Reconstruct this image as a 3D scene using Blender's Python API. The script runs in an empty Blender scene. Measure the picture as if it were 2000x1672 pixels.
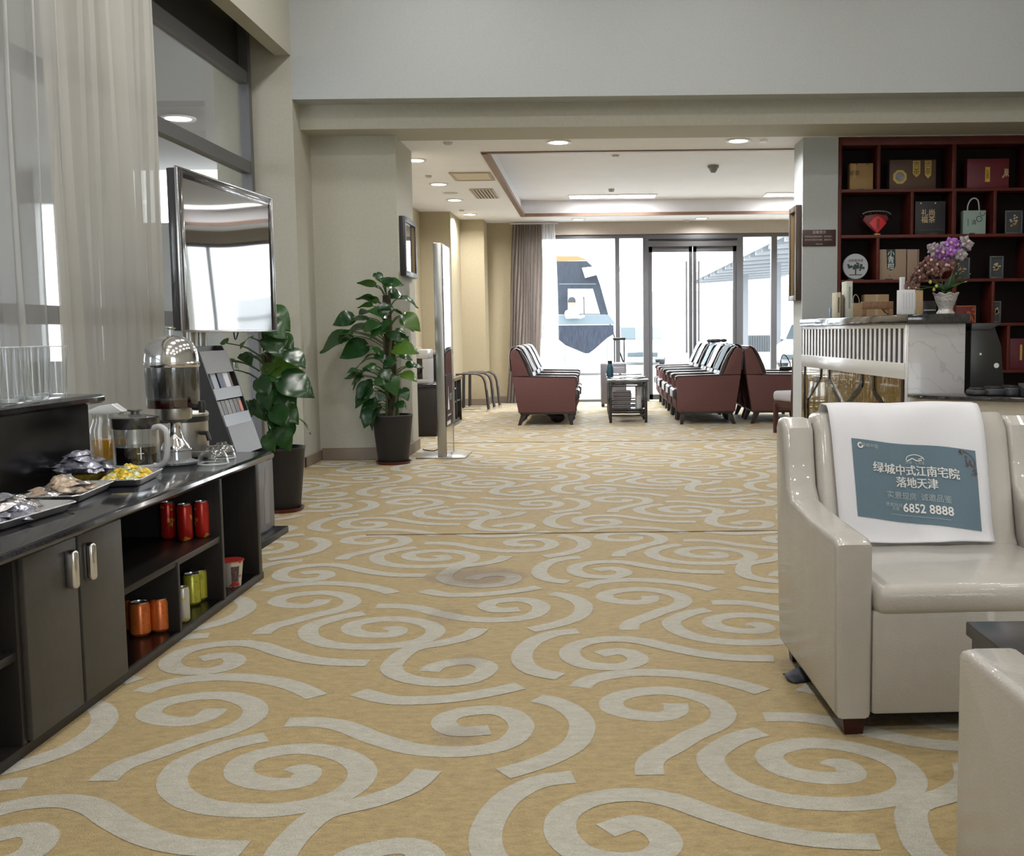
import bpy, bmesh, math, random
from mathutils import Vector, Matrix, Euler
R = math.radians
random.seed(7)
SC = bpy.context.scene
COL = SC.collection

# ------------------------------------------------------------------ camera
F_PX, PPX, PPY, CAM_H = 2090.0, 1160.0, 836.0, 1.05
PITCH = math.atan((836 - 648) / F_PX)
ROLL = -0.011
cd = bpy.data.cameras.new('camera'); cam = bpy.data.objects.new('camera', cd); COL.objects.link(cam)
cd.sensor_fit = 'HORIZONTAL'; cd.sensor_width = 36.0
cd.lens = 36.0 * F_PX / 2000.0
cd.shift_x = -(PPX - 1000.0) / 2000.0
cd.shift_y = (PPY - 836.0) / 2000.0
cd.clip_start = 0.05; cd.clip_end = 400
CAM_ROT = Matrix.Rotation(R(90) - PITCH, 3, 'X') @ Matrix.Rotation(ROLL, 3, 'Z')
cam.matrix_world = Matrix.Translation((0, 0, CAM_H)) @ CAM_ROT.to_4x4()
SC.camera = cam

# ------------------------------------------------------------------ world, exposure, lights
SC.view_settings.view_transform = 'Standard'
try: SC.view_settings.look = 'None'
except Exception: pass
SC.view_settings.gamma = 1.0
SC.view_settings.use_curve_mapping = False
SC.view_settings.exposure = 0.0
SKY = 7.0
W = bpy.data.worlds.new('overcast_sky'); SC.world = W; W.use_nodes = True
wn = W.node_tree.nodes; wl = W.node_tree.links
bgn = wn['Background']; bgn.inputs['Strength'].default_value = SKY
bgn.inputs['Color'].default_value = (0.93, 0.97, 1.0, 1)

def area(name, loc, sx, sy, power, col=(1, .96, .9), rot=(0, 0, 0), portal=False, shape='RECTANGLE', spread=180):
    l = bpy.data.lights.new(name, 'AREA'); l.shape = shape; l.size = sx
    if shape == 'RECTANGLE': l.size_y = sy
    l.energy = power; l.color = col; l.spread = R(spread)
    if portal: l.cycles.is_portal = True
    o = bpy.data.objects.new(name, l); COL.objects.link(o); o.location = loc; o.rotation_euler = rot
    return o
# ceiling lamps of the high near room (its fittings hang above the frame)
for i, x in enumerate((-1.1, 0.9, 2.9)):
    for j, (y, w_) in enumerate(((-2.0, 18), (0.2, 15), (2.2, 12), (4.0, 13), (5.6, 14), (7.2, 11))):
        area('near_ceiling_lamp_light', (x, y, 4.28), .30, .30, w_ * (1.9, 1.05, .75)[i], (1, .975, .94), shape='DISK')
# daylight portals for the two big openings
area('back_window_portal', (1.3, 16.3, 1.25), 5.6, 2.5, 1, rot=(R(-90), 0, 0), portal=True)
area('left_window_portal', (-2.72, 4.6, 1.7), 7.6, 3.3, 1, rot=(0, R(-90), 0), portal=True)

area('added_window_portal', (2.6, -3.35, 1.45), 2.6, 2.3, 1, rot=(R(90), 0, 0), portal=True)  # daylight through the window added behind the camera
# ------------------------------------------------------------------ pixel helper (photo pixel -> world point on a plane)
def at(px, py, x=None, y=None, z=None):
    d = CAM_ROT @ Vector(((px - PPX) / F_PX, -(py - PPY) / F_PX, -1.0))
    if y is not None: t = y / d.y
    elif z is not None: t = (z - CAM_H) / d.z
    else: t = x / d.x
    return Vector((0, 0, CAM_H)) + d * t

# ------------------------------------------------------------------ materials
MATS = {}
def M(name, col=(.5, .5, .5), rough=.6, metal=0.0, spec=.5, var=0.0, vscale=8.0, bump=0.0, bscale=60.0, coat=0.0, emit=None, estr=1.0,
      sheen=0.0, stretch=None, trans=0.0):
    if name in MATS: return MATS[name]
    m = bpy.data.materials.new(name); m.use_nodes = True
    nt = m.node_tree; n = nt.nodes; l = nt.links
    b = n['Principled BSDF']
    b.inputs['Base Color'].default_value = (*col, 1); b.inputs['Roughness'].default_value = rough
    b.inputs['Metallic'].default_value = metal; b.inputs['Specular IOR Level'].default_value = spec
    b.inputs['Coat Weight'].default_value = coat
    b.inputs['Sheen Weight'].default_value = sheen
    if emit:
        b.inputs['Emission Color'].default_value = (*emit, 1); b.inputs['Emission Strength'].default_value = estr
    if var or bump:
        tc = n.new('ShaderNodeTexCoord'); mp = n.new('ShaderNodeMapping'); l.new(tc.outputs['Object'], mp.inputs['Vector'])
        if stretch: mp.inputs['Scale'].default_value = stretch
    if var:
        t = n.new('ShaderNodeTexNoise'); t.inputs['Scale'].default_value = vscale; t.inputs['Detail'].default_value = 6
        t.inputs['Roughness'].default_value = .65
        l.new(mp.outputs['Vector'], t.inputs['Vector'])
        r = n.new('ShaderNodeValToRGB'); l.new(t.outputs['Fac'], r.inputs['Fac'])
        r.color_ramp.elements[0].position = .3; r.color_ramp.elements[1].position = .7
        r.color_ramp.elements[0].color = (*[max(0, c * (1 - var)) for c in col], 1)
        r.color_ramp.elements[1].color = (*[min(1, c * (1 + var)) for c in col], 1)
        l.new(r.outputs['Color'], b.inputs['Base Color'])
    if bump:
        t2 = n.new('ShaderNodeTexNoise'); t2.inputs['Scale'].default_value = bscale; t2.inputs['Detail'].default_value = 3
        l.new(mp.outputs['Vector'], t2.inputs['Vector'])
        bp = n.new('ShaderNodeBump'); bp.inputs['Strength'].default_value = bump; bp.inputs['Distance'].default_value = .01
        l.new(t2.outputs['Fac'], bp.inputs['Height']); l.new(bp.outputs['Normal'], b.inputs['Normal'])
    MATS[name] = m; return m

def thin_glass(name, tint=(.93, .95, .96), refl=1.0, rough=0.0, ior=1.5, base=0.0, power=5.0):
    if name in MATS: return MATS[name]
    m = bpy.data.materials.new(name); m.use_nodes = True
    nt = m.node_tree; n = nt.nodes; l = nt.links; n.clear()
    o = n.new('ShaderNodeOutputMaterial'); mx = n.new('ShaderNodeMixShader')
    tr = n.new('ShaderNodeBsdfTransparent'); tr.inputs['Color'].default_value = (*tint, 1)
    gl = n.new('ShaderNodeBsdfGlossy'); gl.inputs['Roughness'].default_value = rough
    fr = n.new('ShaderNodeLayerWeight'); fr.inputs['Blend'].default_value = .5
    pw = n.new('ShaderNodeMath'); pw.operation = 'POWER'; pw.inputs[1].default_value = power
    ma = n.new('ShaderNodeMath'); ma.operation = 'MULTIPLY_ADD'; ma.inputs[1].default_value = .96 * refl; ma.inputs[2].default_value = base + .045 * refl
    ma.use_clamp = True
    l.new(fr.outputs['Facing'], pw.inputs[0]); l.new(pw.outputs[0], ma.inputs[0]); l.new(ma.outputs[0], mx.inputs['Fac'])
    l.new(tr.outputs[0], mx.inputs[1]); l.new(gl.outputs[0], mx.inputs[2]); l.new(mx.outputs[0], o.inputs['Surface'])
    MATS[name] = m; return m

def sheer(name, col=(.8, .8, .76), opac=.6):
    if name in MATS: return MATS[name]
    m = bpy.data.materials.new(name); m.use_nodes = True
    nt = m.node_tree; n = nt.nodes; l = nt.links; n.clear()
    o = n.new('ShaderNodeOutputMaterial'); mx = n.new('ShaderNodeMixShader'); m2 = n.new('ShaderNodeMixShader')
    tr = n.new('ShaderNodeBsdfTransparent')
    df = n.new('ShaderNodeBsdfDiffuse'); df.inputs['Color'].default_value = (*col, 1)
    tl = n.new('ShaderNodeBsdfTranslucent'); tl.inputs['Color'].default_value = (*col, 1)
    m2.inputs['Fac'].default_value = .3; l.new(df.outputs[0], m2.inputs[1]); l.new(tl.outputs[0], m2.inputs[2])
    lw = n.new('ShaderNodeLayerWeight'); lw.inputs['Blend'].default_value = .25
    ma = n.new('ShaderNodeMath'); ma.operation = 'MULTIPLY_ADD'; ma.inputs[1].default_value = .5; ma.inputs[2].default_value = opac
    ma.use_clamp = True
    l.new(lw.outputs['Facing'], ma.inputs[0])
    l.new(ma.outputs[0], mx.inputs['Fac']); l.new(tr.outputs[0], mx.inputs[1]); l.new(m2.outputs[0], mx.inputs[2])
    l.new(mx.outputs[0], o.inputs['Surface'])
    MATS[name] = m; return m

# ------------------------------------------------------------------ mesh builder
class B:
    def __init__(s): s.bm = bmesh.new()
    def box(s, x0, x1, y0, y1, z0, z1, bev=0, seg=2, mat=None):
        vs = [s.bm.verts.new(p) for p in ((x0,y0,z0),(x1,y0,z0),(x1,y1,z0),(x0,y1,z0),(x0,y0,z1),(x1,y0,z1),(x1,y1,z1),(x0,y1,z1))]
        fs = [s.bm.faces.new([vs[i] for i in f]) for f in ((3,2,1,0),(4,5,6,7),(0,1,5,4),(1,2,6,5),(2,3,7,6),(3,0,4,7))]
        if mat is not None: bmesh.ops.transform(s.bm, matrix=mat, verts=vs)
        if bev:
            es = list({e for f in fs for e in f.edges})
            bmesh.ops.bevel(s.bm, geom=es, offset=bev, segments=seg, profile=.5, affect='EDGES')
        return s
    def prism(s, poly, axis, a, b, bev=0, seg=2):
        def P(u, v, w):
            return {'x': (w, u, v), 'y': (u, w, v), 'z': (u, v, w)}[axis]
        v0 = [s.bm.verts.new(P(u, v, a)) for u, v in poly]; v1 = [s.bm.verts.new(P(u, v, b)) for u, v in poly]
        n = len(poly); fs = [s.bm.faces.new(v0[::-1]), s.bm.faces.new(v1)]
        for i in range(n): fs.append(s.bm.faces.new((v0[i], v0[(i+1) % n], v1[(i+1) % n], v1[i])))
        bmesh.ops.recalc_face_normals(s.bm, faces=fs)
        if bev:
            es = list({e for f in fs[:2] for e in f.edges})
            bmesh.ops.bevel(s.bm, geom=es, offset=bev, segments=seg, profile=.5, affect='EDGES')
        return s
    def lathe(s, prof, c=(0, 0, 0), seg=24, a0=0.0, a1=2 * math.pi, sx=1.0, sy=1.0):
        full = abs(a1 - a0 - 2 * math.pi) < 1e-6; m = seg if full else seg + 1
        rings = []
        for r, z in prof:
            if r < 1e-5: rings.append([s.bm.verts.new((c[0], c[1], c[2] + z))])
            else: rings.append([s.bm.verts.new((c[0] + r * sx * math.cos(a0 + (a1 - a0) * k / seg), c[1] + r * sy * math.sin(a0 + (a1 - a0) * k / seg), c[2] + z)) for k in range(m)])
        for A, Bq in zip(rings, rings[1:]):
            for k in range(seg):
                k2 = (k + 1) % m
                try:
                    if len(A) == 1 and len(Bq) == 1: continue
                    if len(A) == 1: s.bm.faces.new((A[0], Bq[k2], Bq[k]))
                    elif len(Bq) == 1: s.bm.faces.new((A[k], A[k2], Bq[0]))
                    else: s.bm.faces.new((A[k], A[k2], Bq[k2], Bq[k]))
                except ValueError: pass
        return s
    def tube(s, pts, r, seg=8, cap=True, flat=None):
        pts = [Vector(p) for p in pts]; n = len(pts); rs = r if isinstance(r, (list, tuple)) else [r] * n
        rings = []; up = None
        for i, p in enumerate(pts):
            d = (pts[min(i+1, n-1)] - pts[max(i-1, 0)]).normalized()
            if up is None:
                up = Vector((0, 0, 1)) if abs(d.z) < .9 else Vector((1, 0, 0))
            u = d.cross(up).normalized(); v = u.cross(d).normalized(); up = v
            rings.append([s.bm.verts.new(p + (u * math.cos(2*math.pi*k/seg) * (flat or 1) + v * math.sin(2*math.pi*k/seg)) * rs[i]) for k in range(seg)])
        for A, Bq in zip(rings, rings[1:]):
            for k in range(seg): s.bm.faces.new((A[k], A[(k+1) % seg], Bq[(k+1) % seg], Bq[k]))
        if cap:
            s.bm.faces.new(rings[0][::-1]); s.bm.faces.new(rings[-1])
        return s
    def grid(s, fn, nu, nv, closed_u=False):
        g = [[s.bm.verts.new(fn(i / nu, j / nv)) for j in range(nv + 1)] for i in range(nu if closed_u else nu + 1)]
        m = len(g)
        for i in range(nu):
            for j in range(nv):
                s.bm.faces.new((g[i][j], g[(i+1) % m][j], g[(i+1) % m][j+1], g[i][j+1]))
        return s
    def ball(s, c, rx, ry=None, rz=None, seg=12, ring=8):
        ry = ry or rx; rz = rz or rx
        prof = [(math.sin(math.pi * k / ring), -math.cos(math.pi * k / ring)) for k in range(ring + 1)]
        n0 = len(s.bm.verts)
        s.lathe([(max(0, a) , b) for a, b in prof], seg=seg)
        s.bm.verts.ensure_lookup_table()
        for v in list(s.bm.verts)[n0:]: v.co = Vector((c[0] + v.co.x * rx, c[1] + v.co.y * ry, c[2] + v.co.z * rz))
        return s
    def quad(s, *ps):
        s.bm.faces.new([s.bm.verts.new(p) for p in ps]); return s
    def mesh(s, name, mat, smooth=True, ang=35):
        if not getattr(s, 'keep', False): bmesh.ops.recalc_face_normals(s.bm, faces=s.bm.faces)
        me = bpy.data.meshes.new(name); s.bm.to_mesh(me); s.bm.free()
        if mat: me.materials.append(mat)
        if smooth:
            for p in me.polygons: p.use_smooth = True
            try: me.set_sharp_from_angle(angle=R(ang))
            except Exception: pass
        return me

def link(name, me, parent=None, loc=None, rot=None):
    o = bpy.data.objects.new(name, me); COL.objects.link(o)
    if parent is not None: o.parent = parent
    if loc is not None: o.location = loc
    if rot is not None: o.rotation_euler = rot
    return o
def part(name, b, mat, parent=None, bev=0, sub=0, solid=0, loc=None, rot=None, smooth=True, ang=35, label=None, kind=None):
    me = b.mesh(name, mat, smooth, ang) if isinstance(b, B) else b
    o = link(name, me, parent, loc, rot)
    if solid:
        md = o.modifiers.new('thickness', 'SOLIDIFY'); md.thickness = solid; md.offset = 0
    if bev:
        md = o.modifiers.new('edges', 'BEVEL'); md.width = bev; md.segments = 2; md.limit_method = 'ANGLE'; md.angle_limit = R(40)
    if sub:
        md = o.modifiers.new('smooth', 'SUBSURF'); md.levels = sub; md.render_levels = sub
    if label: o['label'] = label
    if kind: o['kind'] = kind
    return o
def thing(name, label, cat, loc=(0, 0, 0), rz=0.0, group=None, rot=None):
    o = bpy.data.objects.new(name, None); COL.objects.link(o); o.empty_display_size = .1
    o.location = loc; o.rotation_euler = rot if rot else (0, 0, rz)
    o['label'] = label; o['category'] = cat
    if group: o['group'] = group
    return o
def tag(o, label, cat, group=None, kind=None):
    o['label'] = label; o['category'] = cat
    if group: o['group'] = group
    if kind: o['kind'] = kind
    return o
def struct(name, b, mat, **k):
    o = part(name, b, mat, **k)
    if k.get('parent') is None: o['kind'] = 'structure'
    return o
def dup(root, loc, rz=None, label=None, group=None):
    r = root.copy(); COL.objects.link(r); r.location = loc
    if rz is not None: r.rotation_euler = (0, 0, rz)
    if label: r['label'] = label
    if group: r['group'] = group
    for ch in list(root.children):
        c = ch.copy(); COL.objects.link(c); c.parent = r; c.matrix_parent_inverse = ch.matrix_parent_inverse.copy()
        for g in list(ch.children):
            d = g.copy(); COL.objects.link(d); d.parent = c; d.matrix_parent_inverse = g.matrix_parent_inverse.copy()
    return r
def textmesh(body, size, align='CENTER', ext=.0004, bold=0.0, spacing=1.0, line=1.0):
    cu = bpy.data.curves.new('lettering', 'FONT'); cu.body = body; cu.size = size; cu.align_x = align; cu.align_y = 'CENTER'
    cu.extrude = ext; cu.offset = bold; cu.space_character = spacing; cu.space_line = line; cu.resolution_u = 2
    o = bpy.data.objects.new('lettering', cu); COL.objects.link(o)
    dg = bpy.context.evaluated_depsgraph_get(); dg.update()
    me = bpy.data.meshes.new_from_object(o.evaluated_get(dg))
    bpy.data.objects.remove(o); bpy.data.curves.remove(cu)
    return me
def text(name, body, size, mat, parent, mtx, **k):
    me = textmesh(body, size, **k); me.materials.clear(); me.materials.append(mat)
    o = link(name, me, parent); o.matrix_local = mtx
    return o
def frame_mtx(origin, xdir, ydir):
    x = Vector(xdir).normalized(); y = Vector(ydir); y = (y - x * y.dot(x)).normalized(); z = x.cross(y)
    m = Matrix((x, y, z)).transposed().to_4x4(); m.translation = Vector(origin); return m
FRONT = lambda x, y, z: frame_mtx((x, y, z), (1, 0, 0), (0, 0, 1))        # lettering that faces -Y
def smoothpath(pts, n=6):
    pts = [Vector(p) for p in pts]; out = []
    for i in range(len(pts) - 1):
        p0 = pts[max(i-1, 0)]; p1 = pts[i]; p2 = pts[i+1]; p3 = pts[min(i+2, len(pts)-1)]
        for k in range(n):
            t = k / n
            out.append(.5 * ((2*p1) + (p2 - p0)*t + (2*p0 - 5*p1 + 4*p2 - p3)*t*t + (3*p1 - p0 - 3*p2 + p3)*t**3))
    out.append(pts[-1]); return out
# ================================================================== SETTING
wallp = M('beige_wallpaper', (.45, .44, .375), .75, var=.05, vscale=40, bump=.25, bscale=220)
wallc = M('cream_wallpaper', (.43, .37, .25), .75, var=.05, vscale=40, bump=.2, bscale=220)
wallg = M('grey_wallpaper', (.435, .46, .468), .75, var=.05, vscale=60, bump=.3, bscale=260)
ceilw = M('white_ceiling_paint', (.84, .85, .90), .8, var=.02, vscale=3)
basem = M('taupe_skirting', (.22, .17, .13), .5, var=.08, vscale=6)
alu = M('dark_aluminium', (.13, .13, .14), .4, .3)
greyfr = M('grey_window_frame', (.20, .20, .22), .4, .4)
winglass = thin_glass('window_glass', (.96, .97, .97), 1.0)
brownt = M('brown_trim_wood', (.22, .13, .09), .45, var=.1, vscale=10)

Y0, YW, YB, YP, YE = -3.2, 8.45, 8.66, 8.95, 16.07
XL, XR, ZC, ZH = -2.30, 4.6, 2.67, 4.3
XP = -1.605
# ---- floor with the carpet colours
def carpet(name, c1, c2, stain=True):
    m = bpy.data.materials.new(name); m.use_nodes = True
    nt = m.node_tree; n = nt.nodes; l = nt.links; b = n['Principled BSDF']
    b.inputs['Roughness'].default_value = .62; b.inputs['Specular IOR Level'].default_value = .5; b.inputs['Sheen Weight'].default_value = .35; b.inputs['Sheen Roughness'].default_value = .3
    tc = n.new('ShaderNodeTexCoord'); mp = n.new('ShaderNodeMapping'); mp.inputs['Scale'].default_value = (1, 2.2, 1)
    l.new(tc.outputs['Object'], mp.inputs['Vector'])
    t = n.new('ShaderNodeTexNoise'); t.inputs['Scale'].default_value = 22; t.inputs['Detail'].default_value = 10; t.inputs['Roughness'].default_value = .82
    l.new(mp.outputs['Vector'], t.inputs['Vector'])
    r = n.new('ShaderNodeValToRGB'); r.color_ramp.elements[0].position = .36; r.color_ramp.elements[1].position = .64
    r.color_ramp.elements[0].color = (*c1, 1); r.color_ramp.elements[1].color = (*c2, 1)
    l.new(t.outputs['Fac'], r.inputs['Fac'])
    last = r.outputs['Color']
    # worn, soiled patches of the real carpet
    wear = n.new('ShaderNodeTexNoise'); wear.inputs['Scale'].default_value = 1.1; wear.inputs['Detail'].default_value = 4
    l.new(tc.outputs['Object'], wear.inputs['Vector'])
    wr = n.new('ShaderNodeValToRGB'); wr.color_ramp.elements[0].position = .55; wr.color_ramp.elements[1].position = .8
    wr.color_ramp.elements[0].color = (0, 0, 0, 1); wr.color_ramp.elements[1].color = (.3, .3, .3, 1)
    l.new(wear.outputs['Fac'], wr.inputs['Fac'])
    mw = n.new('ShaderNodeMixRGB'); l.new(wr.outputs['Color'], mw.inputs['Fac']); l.new(last, mw.inputs[1]); mw.inputs[2].default_value = (.26, .19, .11, 1)
    last = mw.outputs['Color']
    for (sx, sy, rx, ry, amt) in ((-.51, 4.55, .26, .24, .62), (-.56, 3.92, .08, .16, .3), (-.36, 2.72, .09, .09, .32), (-.41, 3.36, .07, .1, .3)):
        m1 = n.new('ShaderNodeMapping'); m1.inputs['Location'].default_value = (-sx / rx, -sy / ry, 0); m1.inputs['Scale'].default_value = (1 / rx, 1 / ry, 0)
        l.new(tc.outputs['Object'], m1.inputs['Vector'])
        nz = n.new('ShaderNodeTexNoise'); nz.inputs['Scale'].default_value = 3; l.new(m1.outputs['Vector'], nz.inputs['Vector'])
        ad = n.new('ShaderNodeVectorMath'); ad.operation = 'MULTIPLY_ADD'; ad.inputs[1].default_value = (.9, .9, 0)
        l.new(nz.outputs['Color'], ad.inputs[0]); l.new(m1.outputs['Vector'], ad.inputs[2])
        sb = n.new('ShaderNodeVectorMath'); sb.operation = 'SUBTRACT'; sb.inputs[1].default_value = (.45, .45, 0); l.new(ad.outputs[0], sb.inputs[0])
        ln = n.new('ShaderNodeVectorMath'); ln.operation = 'LENGTH'; l.new(sb.outputs[0], ln.inputs[0])
        mr = n.new('ShaderNodeMapRange'); mr.inputs['From Min'].default_value = 1.0; mr.inputs['From Max'].default_value = .5
        mr.inputs['To Max'].default_value = amt; l.new(ln.outputs['Value'], mr.inputs['Value'])
        mx = n.new('ShaderNodeMixRGB'); l.new(mr.outputs[0], mx.inputs['Fac']); l.new(last, mx.inputs[1]); mx.inputs[2].default_value = (.17, .12, .09, 1)
        last = mx.outputs['Color']
    l.new(last, b.inputs['Base Color'])
    t2 = n.new('ShaderNodeTexNoise'); t2.inputs['Scale'].default_value = 260; l.new(tc.outputs['Object'], t2.inputs['Vector'])
    bp = n.new('ShaderNodeBump'); bp.inputs['Strength'].default_value = .8; bp.inputs['Distance'].default_value = .008
    l.new(t2.outputs['Fac'], bp.inputs['Height']); l.new(bp.outputs['Normal'], b.inputs['Normal'])
    return m
gold = carpet('gold_carpet', (.29, .205, .075), (.50, .37, .155))
cream = carpet('cream_carpet', (.385, .36, .29), (.55, .525, .45))
floor = struct('floor', B().quad((-6, Y0, 0), (6, Y0, 0), (6, YE + .3, 0), (-6, YE + .3, 0)), gold)
part('carpet_seam', B().box(-1.2, 1.6, 5.535, 5.541, 0, .0035), M('carpet_seam_brown', (.16, .11, .06), .9), floor)  # brown seam line across the carpet
part('carpet_seam', B().box(-1.5, 1.8, 10.2, 10.207, 0, .0035), MATS['carpet_seam_brown'], floor)
# woven cream scrolls: motifs traced once, repeated on the carpet's 1.30 x 1.238 m repeat
zA = lambda L: [(x * .4, 1270 + y * .4) for x, y in L]
zB = lambda L: [(700 + x * .4, 1270 + y * .4) for x, y in L]
zE = lambda L: [(900 + x * .325, 1030 + y * .325) for x, y in L]
motifs = [
  zA([(1425,600),(1470,585),(1500,600),(1470,640),(1370,655),(1250,645),(1170,608),(1185,548),(1290,505),(1460,482),(1620,497),(1735,545),(1770,610),(1700,690),(1550,750),(1330,782),(1100,778),(950,750),(855,690),(845,620),(905,548),(1050,487),(1170,450),(1300,425)]),
  zA([(1055,285),(1000,328),(900,350),(780,340),(725,310),(780,265),(920,232),(1090,222),(1205,250),(1248,290),(1220,340),(1120,392),(950,442),(780,502),(640,548),(560,588),(500,640)]),
  zA([(690,205),(800,165),(1000,135),(1200,135),(1380,160),(1490,198),(1545,228)]),
  zA([(1400,352),(1550,352),(1680,372),(1800,420)]) + zB([(100,437),(250,480),(420,497),(600,488),(735,450),(795,385),(770,330),(680,295),(560,297),(450,320),(415,358),(460,393),(540,398),(640,390)]),
  zB([(870,235),(970,258),(1060,310),(1093,372),(1065,450),(975,512),(850,562),(705,605)]),
  zE([(705,625),(560,640),(440,685),(375,750),(375,815),(450,868),(600,898)]),
  zE([(830,765),(940,745),(1030,762),(1065,800),(1000,832),(880,840),(745,825),(662,780),(670,725),(780,685),(950,672),(1100,687),(1250,722),(1450,762),(1650,785),(1880,790)]),
  None and zB([(1440,275),(1520,292),(1490,328),(1380,343),(1260,330),(1217,285),(1280,235),(1450,212),(1615,227),(1725,270),(1745,330),(1660,398),(1530,452),(1440,512),(1408,580),(1412,650)]),
  zB([(345,105),(400,72),(555,55),(630,88),(555,143),(390,160),(225,135),(160,90),(205,30)]) + [(812,1265), (870,1255), (915,1243), (937,1228)],
  zB([(0,205),(150,243),(320,246),(500,231),(650,206),(790,175)]),
]
motifs = [m_ for m_ in motifs if m_]
SWX, SWY, SWW = 1.300, 1.238, .070
bs = B(); bs.keep = True
for im, L in enumerate(motifs):
    pts = [at(px, py, z=0) for px, py in L]
    pts = smoothpath([(p.x, p.y, 0) for p in pts], 4)
    rib = []
    for i, p in enumerate(pts):
        p = p + Vector((0, 0, .0005 * i / len(pts))); d = (pts[min(i+1, len(pts)-1)] - pts[max(i-1, 0)]).normalized(); d.z = 0; nrm = Vector((-d.y, d.x, 0)) * SWW / 2
        rib.append((p + nrm, p - nrm))
    for ix in range(-3, 5):
        for iy in range(-1, 12):
            off = Vector((ix * SWX - iy * .006, iy * SWY, .0005 + .0006 * im / 10))
            if not (-2.3 < pts[0].x + off.x < 4.6 and 1.2 < pts[0].y + off.y < 15.9): continue
            def clampx(v):
                return Vector((max(-2.28, v.x), min(v.y, YE - .05), v.z))
            va = [bs.bm.verts.new(clampx(a + off)) for a, b_ in rib]; vb = [bs.bm.verts.new(clampx(b_ + off)) for a, b_ in rib]
            for k in range(len(va) - 1): bs.bm.faces.new((vb[k], vb[k+1], va[k+1], va[k]))
sw = part('carpet_scrolls', bs, cream, floor, smooth=False, kind='stuff')

# ---- near room
lft = B()
lft.box(XL - .12, XL, Y0, YW, 3.19, ZH)                # hanging lintel over the window bay
lft.box(XL - .6, XL - .12, YW, YP, 0, ZH)
lft.box(XL - .12, XL, YW, YP, 0, ZH)                    # jamb block
lft.box(XL - .6, XL, Y0, 1.6, 0, ZH)                    # wall before the window
lft.box(XL - .6, XL - .121, Y0, YW, 3.42, ZH)
struct('wall_left', lft, wallp)
wb = B(); wb.box(XL, XR + .1, YW, YW + .3, 2.86, ZH)
struct('wall_upper_front', wb, wallg)
bm_ = B(); bm_.box(XL, XR + .1, YB, YP + .25, ZC, 2.86)
struct('wall_beam', bm_, wallp)
pier = B(); pier.box(XL, XP, YP, 9.75, 0, ZC)
struct('wall_pier', pier, wallp)
struct('wall_back_near', B().box(XL - .6, 1.35, Y0 - .2, Y0, 0, ZH).box(3.9, XR + .3, Y0 - .2, Y0, 0, ZH).box(1.35, 3.9, Y0 - .2, Y0, 0, .3).box(1.35, 3.9, Y0 - .2, Y0, 2.6, ZH), wallp)  # rear wall, its opening cut for the added fill window
rwf = B()
for x in (1.37, 2.63, 3.87): rwf.box(x - .03, x + .03, Y0 - .14, Y0 - .06, .3, 2.6)
rwf.box(1.35, 3.9, Y0 - .14, Y0 - .06, .3, .36).box(1.35, 3.9, Y0 - .14, Y0 - .06, 2.54, 2.6)
w3 = struct('added_window', rwf, M('added_window_frame', (.13, .13, .14), .4, .3))  # unseen window, added behind the camera for soft frontal fill
part('window_pane', B().box(1.35, 3.9, Y0 - .104, Y0 - .096, .33, 2.57), winglass, w3)
rw = B()
rw.box(XR, XR + .2, Y0, 17, 0, ZH)
struct('wall_right', rw, wallp)
struct('ceiling_near', B().box(XL - .6, XR + .2, Y0, YW + .3, ZH, ZH + .1), ceilw)
# ---- far room walls
fl = B(); fl.box(XL - .2, XL, 9.75, YE, 0, ZC); struct('wall_left_far', fl, wallc)
struct('wall_pillar', B().box(XL, -1.89, 14.5, 15.55, 0, ZC), wallc)
struct('wall_pillar_rear', B().box(XL, -1.55, 15.55, YE + .1, 0, ZC), wallc)
bk = B(); bk.box(-1.55, -1.12, YE, YE + .2, 0, ZC)
struct('wall_back_far', bk, wallc)
struct('wall_back_header', B().box(-1.12, XR + .2, YE - .03, YE + .2, 2.485, ZC + .4), M('taupe_wallpaper', (.44, .39, .34), .75, var=.05, vscale=40))
# ---- right column with pilaster, reception back wall
XC0, YC = 1.80, 9.25
struct('wall_column', B().box(XC0, XC0 + .30, YC, YC + .40, 0, ZC), wallg)
struct('wall_reception', B().box(XC0 + .30, XR, YC + .33, YC + .45, 0, ZC), wallp)
# ---- far ceiling with tray
TX0, TX1, TY0, TY1, TZ = -.98, 3.6, 9.80, 15.15, 2.88
ce = B()
ce.box(XL, XR, YP + .25, TY0, ZC, ZC + .12).box(XL, XR, TY1, YE, ZC, ZC + .12)
ce.box(XL, TX0, TY0, TY1, ZC, ZC + .12).box(TX1, XR, TY0, TY1, ZC, ZC + .12)
struct('ceiling', ce, ceilw)
ct = B(); ct.box(TX0 - .1, TX1 + .1, TY0 - .1, TY1 + .1, TZ, TZ + .1)
ct.box(TX0 - .1, TX0, TY0, TY1, ZC + .12, TZ).box(TX1, TX1 + .1, TY0, TY1, ZC + .12, TZ).box(TX0, TX1, TY0 - .1, TY0, ZC + .12, TZ).box(TX0, TX1, TY1, TY1 + .1, ZC + .12, TZ)
struct('ceiling_tray', ct, ceilw)
tr = B(); w_ = .05
tr.box(TX0 - .01, TX0 + w_, TY0, TY1, ZC - .012, ZC + .03).box(TX1 - w_, TX1 + .01, TY0, TY1, ZC - .012, ZC + .03)
tr.box(TX0 - .01, TX1 + .01, TY0 - .01, TY0 + w_, ZC - .012, ZC + .03).box(TX0 - .01, TX1 + .01, TY1 - w_, TY1 + .01, ZC - .012, ZC + .03)
struct('trim_1', tr, brownt)
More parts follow.
